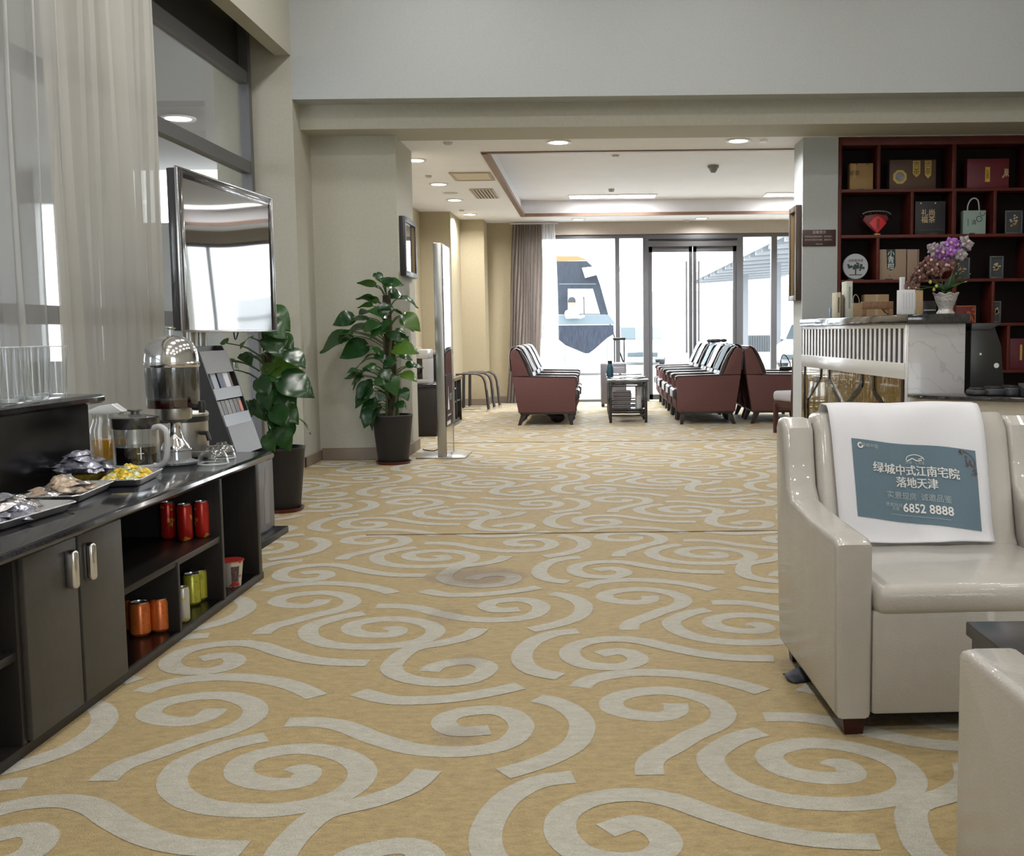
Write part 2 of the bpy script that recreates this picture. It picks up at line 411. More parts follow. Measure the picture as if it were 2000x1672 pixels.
# ---- skirting
def skirt(n, *boxes):
    b = B()
    for q in boxes: b.box(*q)
    struct(n, b, basem, bev=.004)
skirt('baseboard_left', (XL - .0, XL + .015, YW - .015, YP, 0, .085), (XL - .35, XL + .015, YW - .015, YW, 0, .085))
skirt('baseboard_pier', (XL + .015, XP + .015, YP - .015, YP, 0, .10), (XP, XP + .015, YP, 9.75, 0, .10))
skirt('baseboard_far', (XL, -1.875, 14.485, 14.5, 0, .10), (-1.89, -1.875, 14.5, 15.55, 0, .10), (-1.875, -1.535, 15.535, 15.55, 0, .10), (-1.55, -1.535, 15.55, YE, 0, .10), (-1.535, -1.12, YE - .015, YE, 0, .10), (XL, XL + .015, 9.75, 14.485, 0, .10))
skirt('baseboard_column', (XC0 - .015, XC0, YC - .015, YC + .4, 0, .1), (XC0, XC0 + .3, YC - .015, YC, 0, .1))

# ---- left window (behind the sheer curtain)
XWN = -2.64
wf = B()
for y in (1.6, 3.2, 4.9, 8.38): wf.box(XWN - .04, XWN + .04, y - .035, y + .035, 0, 3.42)
for z in (.04, 1.16, 2.33, 3.0): wf.box(XWN - .035, XWN + .035, 1.6, 8.42, z - .045, z + .045)
w1 = struct('window_1', wf, alu)
part('window_pane', B().box(XWN - .004, XWN + .004, 1.6, 8.42, 0, 2.98), winglass, w1)
part('spandrel_panel', B().box(XWN - .05, XWN - .03, 1.6, 8.42, 3.0, 3.42), M('dark_spandrel', (.035, .032, .03), .4), w1)
# ---- back window and entrance door
wb_ = B(); YG = YE + .06
def vbar(b, x, w, z0=0, z1=2.485, d=.05): b.box(x - w/2, x + w/2, YG - d, YG + d, z0, z1)
for x, w in ((-1.1, .06), (.375, .065), (2.71, .085), (3.6, .06), (4.55, .06)): vbar(wb_, x, w)
wb_.box(-1.12, .76, YG - .045, YG + .045, 2.43, 2.485).box(2.24, XR, YG - .045, YG + .045, 2.43, 2.485)
wb_.box(-1.12, .76, YG - .045, YG + .045, 0, .035).box(2.24, XR, YG - .045, YG + .045, 0, .035)
w2 = struct('window_2', wb_, alu)
part('window_pane', B().box(-1.08, .76, YG - .004, YG + .004, .03, 2.44), winglass, w2)
part('window_pane', B().box(2.24, 4.55, YG - .004, YG + .004, .03, 2.44), winglass, w2)
db = B()
vbar(db, .80, .085); vbar(db, 2.20, .095)
db.box(.80, 2.20, YG - .06, YG + .06, 2.30, 2.485)
d1 = struct('door_1', db, alu)
rail = B().box(.84, 2.16, YG - .075, YG - .06, 2.385, 2.41); part('door_track', rail, M('track_black', (.02, .02, .02), .4, .4), d1)
for x0, x1, hx in ((.845, 1.495, 1.40), (1.505, 2.15, 1.585)):
    lf = B(); lf.box(x0, x0 + .05, YG - .02, YG + .02, .02, 2.3).box(x1 - .05, x1, YG - .02, YG + .02, .02, 2.3).box(x0, x1, YG - .02, YG + .02, .02, .1).box(x0, x1, YG - .02, YG + .02, 2.22, 2.3)
    leaf = part('door_leaf', lf, alu, d1)
    part('door_pane', B().box(x0 + .04, x1 - .04, YG - .004, YG + .004, .09, 2.24), winglass, leaf)
    hb = B().tube([(hx, YG - .07, .72), (hx, YG - .07, 2.08)], .014, 8); hb.tube([(hx, YG - .07, .9), (hx, YG - .01, .9)], .008, 6).tube([(hx, YG - .07, 1.9), (hx, YG - .01, 1.9)], .008, 6)
    part('door_handle', hb, greyfr, leaf)
# ================================================================== LEFT SIDE: sideboard and what stands on it
black = M('black_oak_veneer', (.020, .017, .016), .35, spec=.35, var=.25, vscale=6, stretch=(1, 1, .12), bump=.05, bscale=80)
blackin = M('black_laminate_inside', (.006, .0055, .006), .25, spec=.25)
doorm = M('charcoal_door', (.058, .052, .044), .45, var=.12, vscale=30, bump=.1, bscale=300)
granite = M('black_granite', (.020, .020, .024), .10, var=.8, vscale=90, coat=.15, spec=.35)
chrome = M('polished_steel', (.72, .72, .74), .14, 1.0)
brushed = M('brushed_steel', (.48, .47, .45), .32, 1.0, var=.08, vscale=40, stretch=(1, 1, 20))
glass = thin_glass('clear_tumbler_glass', (.955, .965, .97), 1.0, .01, 1.5, .04, 2.6)
rimg = M('glass_edge', (.75, .8, .82), .08, 0, spec=1.0)
plasticw = M('pale_grey_plastic', (.52, .53, .55), .35)
FX, BXX = -1.44, -2.08
sb = thing('sideboard', 'long black sideboard with granite top under the sheer curtain', 'sideboard', (-1.74, 3.2, 0))
def L(x0, x1, y0, y1, z0, z1, bev=0): return B().box(x0 + 1.74, x1 + 1.74, y0 - 3.2, y1 - 3.2, z0, z1, bev)
part('plinth', L(BXX, FX, 1.7, 4.575, 0, .030, .003), black, sb)
part('back_panel', L(BXX, BXX + .015, 1.7, 4.575, .03, .51), blackin, sb)
for y, w, z0, z1 in ((1.72, .03, .03, .51), (2.615, .022, .03, .51), (3.195, .022, .03, .51), (4.085, .026, .03, .51), (3.64, .020, .03, .272), (4.535, .045, .03, .51)):
    part('upright', L(BXX + .015, FX, y - w/2, y + w/2, z0, z1, .002), black, sb)
for y0, y1, z in ((3.206, 4.072, .282), (1.735, 2.604, .272)):
    part('shelf', L(BXX + .015, FX - .004, y0, y1, z - .022, z, .002), black, sb)
part('floor_board', L(BXX + .015, FX - .006, 2.626, 4.52, .03, .033), blackin, sb)
for y0, y1, hy in ((2.628, 2.900, 2.842), (2.916, 3.184, 2.945)):
    d = part('door', L(FX - .004, FX + .014, y0, y1, .034, .505, .003), doorm, sb)
    h = B().box(0, .034, -.014, .014, -.002, .106, .0125, 4)
    hh = part('door_handle', h, chrome, d, loc=(FX + .012 + 1.74, hy - 3.2, .375))
for v in (0,):
    tp = B(); prof = [(BXX, .512), (FX + .03, .512), (FX + .045, .520), (FX + .05, .530), (FX + .045, .541), (FX + .03, .547), (BXX, .547)]
    tp.prism([(x + 1.74, z) for x, z in prof], 'y', 1.7 - 3.2, 4.625 - 3.2, .004)
    part('worktop', tp, granite, sb)
ZT = .547
# raised shelf at the back of the worktop
rs = thing('raised_shelf', 'black open-backed riser shelf with a rounded top carrying the glass tumblers', 'shelf', (-1.97, 3.0, ZT))
part('box', B().box(-.10, .10, -1.3, .95, .001, .255), blackin, rs)
rp = B(); rp.prism([(-.11, .256), (.11, .256), (.125, .265), (.125, .280), (.11, .290), (-.11, .290)], 'y', -1.3, 1.04, .004); part('top_board', rp, granite, rs)
ZR = ZT + .291
# tumblers
def tumbler(h=.182, r0=.030, r1=.039):
    b = B(); b.lathe([(r0 * .9, .002), (r0, .002), (r0 + .001, .012), (r1, h)], seg=24)
    return b
tum = None
spots = [(-1.92, 3.83), (-1.92, 3.67), (-1.92, 3.51), (-1.92, 3.35), (-2.015, 3.90), (-2.015, 3.74), (-2.015, 3.58), (-2.015, 3.42)]
names_t = ['nearest the end of', 'second from the end of', 'third from the end of', 'fourth from the end of', 'fifth from the end of']
for i, (x, y) in enumerate(spots):
    row = 'front' if x > -1.95 else 'back'
    k = [s for s in spots if (s[0] > -1.95) == (x > -1.95)].index((x, y))
    lab = 'clear glass tumbler, %s the %s row on the black riser shelf' % ((names_t + ['sixth from the end of'])[k], row)
    if tum is None:
        tum = thing('tumbler', lab, 'glass', (x, y, ZR), 0, 'glass tumblers on the riser shelf')
        part('bowl', tumbler(), glass, tum, smooth=True)
        part('glass_base', B().lathe([(0, .001), (.027, .001), (.028, .012), (0, .013)], seg=16), rimg, tum)
        part('rim', B().lathe([(.0375, .180), (.0395, .181), (.0395, .183), (.0375, .183), (.0375, .180)], seg=20), rimg, tum)
    else: dup(tum, (x, y, ZR), None, lab)
# silver trays with sweets
def tray(name, lab, c, lx, ly, rz, fancy):
    t = thing(name, lab, 'tray', c, rz)
    def rr(sx, sy, r, n=6):
        out = []
        for cx, cy, a in ((sx - r, sy - r, 0), (-sx + r, sy - r, 90), (-sx + r, -sy + r, 180), (sx - r, -sy + r, 270)):
            for k in range(n + 1):
                q = R(a + 90 * k / n); out.append((cx + r * math.cos(q), cy + r * math.sin(q)))
        return out
    b = B(); rings = []
    for s, z in ((.80, .002), (.86, .006), (.95, .022), (1.0, .026), (1.02, .024)):
        ring = []
        for k, (x, y) in enumerate(rr(lx * s, ly * s, min(lx, ly) * .35 * s)):
            w = 1 + (.02 * math.sin(k * 2.3) if fancy and s > .9 else 0)
            ring.append(b.bm.verts.new((x * w, y * w, z)))
        rings.append(ring)
    b.bm.faces.new(rings[0][::-1])
    for A, Q in zip(rings, rings[1:]):
        for k in range(len(A)): b.bm.faces.new((A[k], A[(k+1) % len(A)], Q[(k+1) % len(A)], Q[k]))
    part('tray_body', b, M('embossed_silver', (.80, .80, .82), .36, .9, bump=.35 if fancy else .1, bscale=90), t, solid=.002)
    return t
t1 = tray('serving_tray', 'plain silver tray of wrapped sachets at the near end of the counter', (-1.63, 2.92, ZT + .001), .105, .20, R(-4), False)
t2 = tray('serving_tray', 'embossed silver tray between the plain tray and the yellow sweets', (-1.665, 3.36, ZT + .001), .088, .17, R(7), True)
t3 = tray('serving_tray', 'embossed silver tray holding the yellow sweets beside the coffee pot', (-1.61, 3.70, ZT + .001), .066, .155, R(8), True)
def packet(w, l, h, twist=0.0):
    b = B()
    def fn(u, v):
        x = (u - .5) * w; y = (v - .5) * l
        e = max(0, math.sin(math.pi * v)) ** .55 * max(0, math.sin(math.pi * u)) ** .5
        return (x + .003 * math.sin(9 * v + 3 * u), y, h * e * (1 + .25 * math.sin(13 * u + 7 * v)))
    b.grid(fn, 6, 8); b.grid(lambda u, v: (lambda p: (p[0], p[1], -p[2] * .5))(fn(u, v)), 6, 8)
    bmesh.ops.remove_doubles(b.bm, verts=b.bm.verts, dist=.0004)
    return b
foil = M('silver_foil_wrapper', (.55, .53, .54), .24, .8, var=.35, vscale=50, bump=.5, bscale=45)
bluef = M('blue_grey_foil_wrapper', (.30, .31, .38), .25, .6, var=.4, vscale=45, bump=.4, bscale=45)
tanf = M('tan_wrapper', (.42, .33, .25), .35, .2, var=.4, vscale=45, bump=.3, bscale=45)
yellow = M('yellow_candy_wrapper', (.62, .44, .04), .25, .1, var=.5, vscale=60, bump=.3, bscale=60)
greeny = M('green_print_wrapper', (.50, .52, .30), .3, .2, var=.5, vscale=70, bump=.3, bscale=60)
pk = packet(.052, .085, .012).mesh('packet', foil); pkb = packet(.056, .09, .016).mesh('packet', bluef); pkt = packet(.05, .08, .014).mesh('packet', tanf)
ck = packet(.03, .045, .012).mesh('candy', yellow); ckg = packet(.03, .048, .012).mesh('candy', greeny)
def sweet(name, me, lab, cat, grp, p, rot):
    o = link(name, me, None, p, rot); tag(o, lab, cat, grp); return o
random.seed(5)
def pile(me_list, name, lab, cat, grp, c, rx, ry, n, z0, dz):
    k = 0; layer = 0
    while k < n:
        m = max(3, int((n * .5) / (layer + 1)))
        for q in range(min(m, n - k)):
            s = (1 - .28 * layer)
            a = q / m * 6.283 + layer * .7; rr_ = random.uniform(.35, 1.0)
            sweet(name, random.choice(me_list), lab, cat, grp,
                  (c[0] + rx * s * rr_ * math.cos(a), c[1] + ry * s * rr_ * math.sin(a), z0 + layer * dz + random.uniform(0, .004)),
                  (random.uniform(-.25, .25), random.uniform(-.25, .25), random.uniform(0, 6.28)))
            k += 1
        layer += 1
pile([pk, pk, pkb], 'sachet', 'crumpled silver sachet heaped on the near plain silver tray', 'sachet', 'silver sachets on the near tray', (-1.64, 2.92), .085, .175, 40, ZT + .018, .013)
pile([pk, pkt], 'biscuit_packet', 'dark foil biscuit packet lying in the middle embossed tray', 'packet', 'dark packets in the middle tray', (-1.675, 3.35), .06, .135, 18, ZT + .018, .012)
pile([ck, ck, ckg], 'candy', 'small yellow and green wrapped candy beside the coffee pot', 'candy', 'yellow candies on the far tray', (-1.615, 3.69), .055, .13, 70, ZT + .018, .010)
# clear dish of larger packets behind
cd_ = thing('snack_dish', 'clear shallow dish of blue-grey and tan packets behind the yellow candies', 'dish', (-1.775, 3.68, ZT + .001))
part('bowl', B().lathe([(0, .003), (.06, .003), (.084, .045), (.087, .045), (.063, 0), (0, 0)], seg=24), glass, cd_)
part('yellow_filling', B().lathe([(0, .006), (.058, .006), (.078, .036), (0, .040)], seg=20), yellow, cd_)
pile([pkb, pkb, pkt], 'snack_packet', 'blue-grey or tan snack packet heaped on the clear dish', 'packet', 'packets heaped on the clear dish', (-1.77, 3.67), .072, .085, 20, ZT + .050, .015)
# glass coffee jug
cp = at(266, 940, z=ZT); CPX, CPY = -1.70, 3.955
jug = thing('coffee_jug', 'glass coffee jug with grey handle and dark coffee on the counter', 'jug', (CPX, CPY, ZT + .001))
rj = .081
part('glass_body', B().lathe([(0, .02), (rj - .004, .02), (rj, .03), (rj, .175), (rj - .003, .175), (rj - .004, .034), (0, .024)], seg=32), glass, jug)
part('coffee', B().lathe([(0, .0235), (rj - .006, .0235), (rj - .006, .098), (0, .098)], seg=32), M('black_coffee', (.012, .008, .006), .08), jug)
part('base_band', B().lathe([(0, 0), (rj + .002, 0), (rj + .003, .03), (rj - .003, .034), (0, .030)], seg=32), plasticw, jug)
part('collar', B().lathe([(rj + .001, .165), (rj + .003, .168), (rj + .003, .205), (rj - .004, .207), (rj - .006, .165)], seg=32), M('dark_grey_metal', (.10, .10, .10), .25, .8), jug)
lid = part('lid', B().lathe([(rj - .002, .200), (rj - .008, .208), (.035, .216), (.015, .219), (.015, .226), (.026, .229), (.027, .234), (0, .236)], seg=28), M('smoked_lid', (.20, .20, .20), .18, .5), jug)
hd = B(); hp = smoothpath([(rj - .002, .165), (rj + .03, .172), (rj + .058, .155), (rj + .062, .105), (rj + .052, .05), (rj + .02, .026), (rj - .002, .028)], 5)
hd.tube([Vector((p.x * math.cos(R(-20)), p.x * math.sin(R(-20)), p.y)) for p in hp], .011, 10)
part('handle', hd, plasticw, jug)
mk = B(); mk.box(-.001, .001, -.012, .012, .075, .078).box(-.001, .001, -.001, .003, .055, .1)
part('level_mark', mk, M('white_print', (.7, .7, .7), .5), jug, loc=((rj + .001) * math.cos(R(-58)), (rj + .001) * math.sin(R(-58)), 0), rot=(0, 0, R(-58)))
# orange juice carafe behind
jc = thing('juice_carafe', 'clear carafe a third full of orange juice behind the coffee jug', 'carafe', (-1.985, 4.36, ZT + .001))
part('glass_body', B().lathe([(0, .003), (.066, .003), (.070, .01), (.072, .13), (.058, .165), (.060, .19), (.058, .19), (.055, .166), (.068, .13), (.066, .012), (0, .008)], seg=28), glass, jc)
part('juice', B().lathe([(0, .009), (.064, .009), (.066, .088), (0, .088)], seg=28), M('orange_juice', (.70, .36, .03), .12), jc)
part('pouring_lid', B().prism([(-.07, .19), (.05, .19), (.075, .20), (.03, .232), (-.02, .225), (-.07, .205)], 'y', -.03, .03, .006), M('frosted_lid', (.62, .64, .64), .25), jc)
# juice dispenser
DX, DY = -1.66, 4.22
dp = thing('juice_dispenser', 'domed drink dispenser on a tall chrome stem holding dark red juice', 'dispenser', (DX, DY, ZT + .001))
part('foot', B().lathe([(0, 0), (.082, 0), (.085, .008), (.06, .018), (.058, .05), (.062, .055), (.06, .06), (0, .06)], seg=32), M('clear_acrylic_foot', (.35, .36, .38), .08, .3, spec=1), dp)
part('stem', B().lathe([(.0, .06), (.055, .06), (.050, .075), (.035, .095), (.026, .12), (.022, .16), (.024, .165), (0, .165)], seg=32), chrome, dp)
part('cup_holder', B().lathe([(0, .165), (.04, .165), (.066, .178), (.070, .2), (.070, .222), (0, .222)], seg=32), brushed, dp)
part('juice', B().lathe([(0, .223), (.094, .223), (.0955, .255), (0, .255)], seg=36), M('dark_red_juice', (.06, .006, .006), .12), dp)
part('tank', B().lathe([(0, .2225), (.097, .2225), (.1, .23), (.101, .385), (.098, .385), (.0965, .257)], seg=36), thin_glass('frosted_tank', (.62, .64, .66), 1.0, .12, 1.5, .14), dp)
part('ice_core', B().lathe([(0, .26), (.05, .26), (.055, .33), (.048, .365), (.02, .382), (0, .383)], seg=20), M('dark_ice_tube', (.03, .032, .036), .25), dp)
part('lid', B().lathe([(.104, .382), (.106, .386), (.106, .398), (.103, .402), (.103, .418), (.097, .452), (.08, .48), (.05, .498), (.018, .505), (0, .506)], seg=36), chrome, dp)
part('lid_knob', B().lathe([(.006, .505), (.006, .528), (.02, .531), (.021, .536), (0, .538)], seg=16), chrome, dp)
tapb = B().tube([(.09, -.03, .225), (.13, -.05, .225)], .012, 8); part('tap', tapb, M('black_plastic', (.02, .02, .02), .35), dp)
tapb = B().lathe([(0, 0), (.012, 0), (.014, .03), (.012, .045), (0, .046)], (.13, -.05, .205), 12); part('tap_lever', tapb, MATS['black_plastic'], dp)
# upturned glass bowls in front of the dispenser foot
for i, (x, y, r, lab) in enumerate(((-1.505, 4.20, .058, 'upturned clear glass bowl before the dispenser stem'), (-1.535, 4.39, .052, 'smaller upturned clear glass bowl before the steel urn'))):
    gb = thing('glass_bowl', lab, 'bowl', (x, y, ZT + .001))
    part('bowl', B().lathe([(r, 0), (r + .002, .004), (r * .95, .03), (r * .7, .052), (r * .4, .058), (r * .38, .066), (r * .30, .066), (r * .3, .056), (r * .65, .048), (r * .9, .028), (r - .003, .002), (r, 0)], seg=28), glass, gb)
    part('rim', B().lathe([(r - .003, 0), (r + .003, 0), (r + .003, .005), (r - .003, .005), (r - .003, 0)], seg=28), rimg, gb)
# steel urn with lever tap and drip tray
ux, uy = -1.735, 4.50
ur = thing('steel_urn', 'round stainless urn with a black tap on a drip tray', 'urn', (ux, uy, ZT + .001))
part('body', B().lathe([(0, .012), (.10, .012), (.102, .02), (.102, .165), (.106, .17), (.106, .178), (.10, .186), (.06, .2), (0, .204)], seg=36), brushed, ur)
part('dark_band', B().lathe([(.1025, .145), (.1045, .147), (.1045, .165), (.1025, .167), (.1025, .145)], seg=36), MATS['black_plastic'], ur)
part('lid_knob', B().lathe([(0, .2), (.014, .2), (.02, .218), (.016, .235), (0, .236)], (.02, -.03, 0), 12), MATS['black_plastic'], ur)
part('tap', B().tube([(.08, -.04, .10), (.125, -.065, .10), (.135, -.07, .07)], .010, 8), MATS['black_plastic'], ur)
part('drip_tray', B().box(-.12, .175, -.13, .11, .0, .008).box(.165, .175, -.13, .11, 0, .03).box(-.12, .175, -.13, -.12, 0, .03).box(-.12, .175, .10, .11, 0, .03), brushed, ur, bev=.002)
for k in range(5): part('drip_grille', B().box(.10, .164, -.11 + k * .044, -.095 + k * .044, .018, .022), chrome, ur)
# cans and noodle cup in the shelves
def can_lathe(r, h): return B().lathe([(0, .004), (r * .72, .0), (r * .8, .002), (r, .010), (r, h - .012), (r * .86, h - .002)], seg=24)
def can_top(r, h): return B().lathe([(r * .86, h - .002), (r * .88, h + .001), (r * .82, h + .001), (r * .80, h - .003), (0, h - .003)], seg=24)
def canmat(name, c1, c2, sc):
    m = M(name, c1, .28, .35, spec=.6)
    nt = m.node_tree; n = nt.nodes; l = nt.links
    tc = n.new('ShaderNodeTexCoord'); t = n.new('ShaderNodeTexNoise'); t.inputs['Scale'].default_value = sc; t.inputs['Detail'].default_value = 3
    l.new(tc.outputs['Object'], t.inputs['Vector']); r = n.new('ShaderNodeValToRGB'); r.color_ramp.interpolation = 'CONSTANT'
    r.color_ramp.elements[0].color = (*c1, 1); r.color_ramp.elements[1].color = (*c2, 1); r.color_ramp.elements[1].position = .60
    l.new(t.outputs['Fac'], r.inputs['Fac']); l.new(r.outputs['Color'], n['Principled BSDF'].inputs['Base Color']); return m
redcan = canmat('red_can_print', (.50, .02, .015), (.72, .32, .05), 28)
orcan = canmat('orange_can_print', (.62, .15, .03), (.52, .10, .02), 90)
ylcan = canmat('lime_can_print', (.46, .44, .05), (.30, .34, .03), 70)
whcan = canmat('white_yellow_can_print', (.55, .55, .5), (.60, .45, .05), 40)
cantop = M('can_lid_aluminium', (.6, .6, .6), .3, 1.0)
def cans(name, mat, r, h, lst, grp):
    first = None
    for x, y, z, lab in lst:
        if first is None:
            first = thing(name, lab, 'can', (x, y, z), 0, grp)
            part('can_body', can_lathe(r, h), mat, first); part('lid', can_top(r, h), cantop, first)
        else: dup(first, (x, y, z), random.uniform(0, 6), lab, grp)
cans('red_can', redcan, .027, .138, [(-1.545, 3.985, .283, 'slim red can at the left front on the middle shelf'), (-1.505, 4.05, .283, 'slim red can with yellow print, rightmost on the middle shelf'), (-1.63, 4.04, .283, 'slim red can standing behind the other two on the middle shelf')], 'red cans on the shelf')
cans('orange_can', orcan, .0335, .115, [(-1.558, 3.585, .034, 'orange can at the left front of the lower compartment'), (-1.512, 3.578 + .06, .034, 'orange can at the right front of the lower compartment'), (-1.615, 3.66, .034, 'orange can half hidden behind the two front orange cans')], 'orange cans in the lower compartment')
cans('lime_can', ylcan, .0315, .118, [(-1.535, 4.00, .034, 'yellow-green can in front, in the lower middle compartment'), (-1.535, 4.068, .034, 'yellow-green can behind the front one in the lower middle compartment')], 'yellow-green cans')
cans('slim_drink_can', whcan, .022, .125, [(-1.475, 3.755, .034, 'small white and yellow drink can half hidden behind the upright')], None)
nc = thing('noodle_cup', 'red and white instant noodle cup in the end compartment', 'noodle cup', (-1.485, 4.30, .0335))
part('cup', B().lathe([(0, 0), (.034, 0), (.035, .003), (.046, .10), (.049, .102), (.049, .106)], seg=28), canmat('noodle_cup_print', (.62, .56, .50), (.50, .05, .04), 22), nc)
part('lid', B().lathe([(.050, .104), (.050, .108), (0, .109)], seg=28), M('red_lid', (.5, .04, .03), .3), nc)
part('label_panel', B().grid(lambda u, v: (.0462 * math.cos(R(-75 + 45 * u)) * (.80 + .17 * v), .0462 * math.sin(R(-75 + 45 * u)) * (.80 + .17 * v), .02 + .065 * v), 6, 2), M('dark_noodle_print', (.10, .06, .06), .4, var=.8, vscale=80), nc)

# ------------------------------------------------------------------ sheer curtain
shm = sheer('sheer_voile', (.66, .67, .66), .46)
def curtain(name, lab, x0, y0, y1, z0, z1, n, amp, mat, parent=None, seg=9, ph=0, gather=1.0):
    b = B(); random.seed(int(y0 * 10) + n)
    A = [random.uniform(.5, 1.2) for _ in range(n + 2)]; F = [random.uniform(-.35, .35) for _ in range(n + 2)]
    def fn(u, v):
        k = u * n; i = int(min(k, n - 1)); f = k - i
        am = A[i] * (1 - f) + A[i + 1] * f; fr = F[i] * (1 - f) + F[i + 1] * f
        w = math.sin(2 * math.pi * k + fr * 2 + ph + .25 * math.sin(3 * v + i))
        yy = y0 + (y1 - y0) * u + .25 * (y1 - y0) / n * math.sin(4 * math.pi * k) * .4
        return (x0 + amp * am * w * (.75 + .25 * (1 - v)) + .01 * math.sin(5 * v + k), yy, z0 + (z1 - z0) * v)
    b.grid(fn, n * seg, 14)
    return b
cur = thing('sheer_curtain', 'floor-length pale grey sheer curtain hanging behind the sideboard', 'curtain', (-2.50, 4.0, 0))
part('sheer_panel', curtain('c', '', .0, -2.3, 1.25, .01, 3.34, 17, .045, shm), shm, cur)
part('gathered_edge', curtain('c', '', .0, 1.05, 2.30, .01, 3.34, 11, .05, shm, seg=8), sheer('gathered_voile', (.62, .61, .57), .92), cur)
part('curtain_rail', B().box(-.04, .04, -2.39, 4.38, 3.345, 3.40), M('white_rail', (.6, .6, .6), .4), cur)

# ------------------------------------------------------------------ television on a floor stand
tv = thing('television', 'large flat black television on a metal stand beside the curtain', 'television', (-1.872, 5.60, 0), R(-3.9))
bez = M('tv_bezel', (.05, .05, .055), .15, .3, coat=.5); edge = M('tv_edge_silver', (.55, .55, .57), .2, 1.0)
scr = M('tv_screen', (.006, .006, .007), .03, 0, spec=1.0, coat=1.0)
part('housing', B().box(-.045, .0, -.595, .595, 1.075, 1.825, .008).box(-.16, -.044, -.16, .08, 1.30, 1.55), bez, tv)
part('edge_frame', B().box(-.004, .012, -.60, .60, 1.068, 1.080, .003).box(-.004, .012, -.60, .60, 1.822, 1.832, .003).box(-.004, .012, -.60, -.59, 1.068, 1.832, .003).box(-.004, .012, .59, .60, 1.068, 1.832, .003), edge, tv)
# the panel bows by a few millimetres, which bends its reflections
part('screen', B().grid(lambda u, v: (.004 + .0016 * math.sin(5.2 * u + 1.5 * v), -.59 + 1.18 * u, 1.08 + .742 * v), 24, 12), scr, tv)
part('bezel', B().box(.002, .009, -.59, -.535, 1.08, 1.822, .002).box(.002, .009, .555, .59, 1.08, 1.822, .002).box(.002, .009, -.535, .555, 1.785, 1.822, .002), bez, tv)
part('pole', B().tube([(-.19, .02, .02), (-.19, .02, 1.6)], .032, 16), brushed, tv)
part('pole', B().tube([(-.19, -.1, .02), (-.19, -.1, 1.6)], .032, 16), brushed, tv)
part('base_plate', B().box(-.36, -.15, -.32, .26, 0, .018, .004), M('black_steel', (.03, .03, .032), .35, .5), tv)
part('cable', B().tube(smoothpath([(-.05, .12, 1.08), (-.05, .14, 1.03), (-.05, .17, 1.05), (-.05, .19, 1.08)], 5), .004, 6), MATS['black_steel'], tv)
# ------------------------------------------------------------------ brochure rack
rk = thing('brochure_rack', 'grey and black tiered brochure rack past the end of the sideboard', 'brochure rack', (-1.70, 5.42, 0))
rkm = M('rack_grey_metal', (.17, .17, .18), .38, .4, var=.06, vscale=50); rkb = M('rack_black_side', (.018, .018, .020), .4)
part('base', B().box(-.32, .06, -.22, .24, 0, .035, .004), MATS['black_steel'], rk)
for y in (-.20, .20):
    part('side_panel', B().prism([(-.26, .035), (-.005, .035), (-.005, .44), (-.055, .46), (-.20, .92), (-.245, 1.0), (-.30, 1.0), (-.30, .035)], 'y', y - .006, y + .006), rkb, rk)
part('cabinet', B().box(-.24, -.008, -.194, .194, .035, .44, .003), rkm, rk)
pos = part('poster_panel', B().box(-.006, .004, -.185, .185, .05, .43, .002), M('graphite_poster', (.16, .165, .18), .3, var=.25, vscale=8), rk)
part('printed_bottle', B().prism([(.02, .08), (.10, .08), (.10, .25), (.075, .30), (.07, .37), (.05, .37), (.045, .30), (.02, .25)], 'x', .0042, .0052), M('pale_print', (.22, .23, .26), .4), rk)
text('printed_logo', '五居', .05, M('white_print', (.7, .7, .7), .5), rk, frame_mtx((.005, -.11, .27), (0, 1, 0), (0, 0, 1)))
for k, (x0, z0, hh) in enumerate(((-.062, .46, .145), (-.108, .60, .06), (-.152, .735, .055), (-.195, .865, .11))):
    sl = -.30
    part('pocket', B().prism([(x0, z0), (x0 + .01, z0), (x0 + .01 + sl * hh, z0 + hh), (x0 + sl * hh, z0 + hh)], 'y', -.193, .193), rkm if k in (0, 3) else M('pocket_front', (.24, .25, .27), .25, .3), rk)
part('rear_panel', B().prism([(-.20, .46), (-.19, .46), (-.275, 1.0), (-.285, 1.0)], 'y', -.193, .193), rkb, rk)
bro = [(-.09, .78, 'white leaflet stack in the middle tier of the brochure rack', (.55, .56, .66), .06, .10), (-.09, .78, 'dark blue leaflet stack beside the white one in the rack', (.03, .04, .09), .0, .08), (-.12, .80, 'brown booklet standing tallest in the brochure rack', (.10, .055, .035), .12, .07), (-.085, .78, 'blue-white glossy leaflet stack at the left of the middle tier', (.25, .28, .34), -.10, .07)]
for dx, dz, lab, c, yo, w in bro:
    o = part('leaflet_stack', B().prism([(0, 0), (.016, 0), (.016 - .045, .15), (-.045, .15)], 'y', -w / 2, w / 2), M('leaflet_' + lab[:5].strip().replace(' ', '_') + str(int(yo * 100) + 20), c, .3), None, loc=(-1.70 - .172 - (.018 if 'brown' in lab else 0), 5.42 + yo, .740 if 'brown' not in lab else .79)); tag(o, lab, 'leaflets', 'leaflets in the brochure rack')
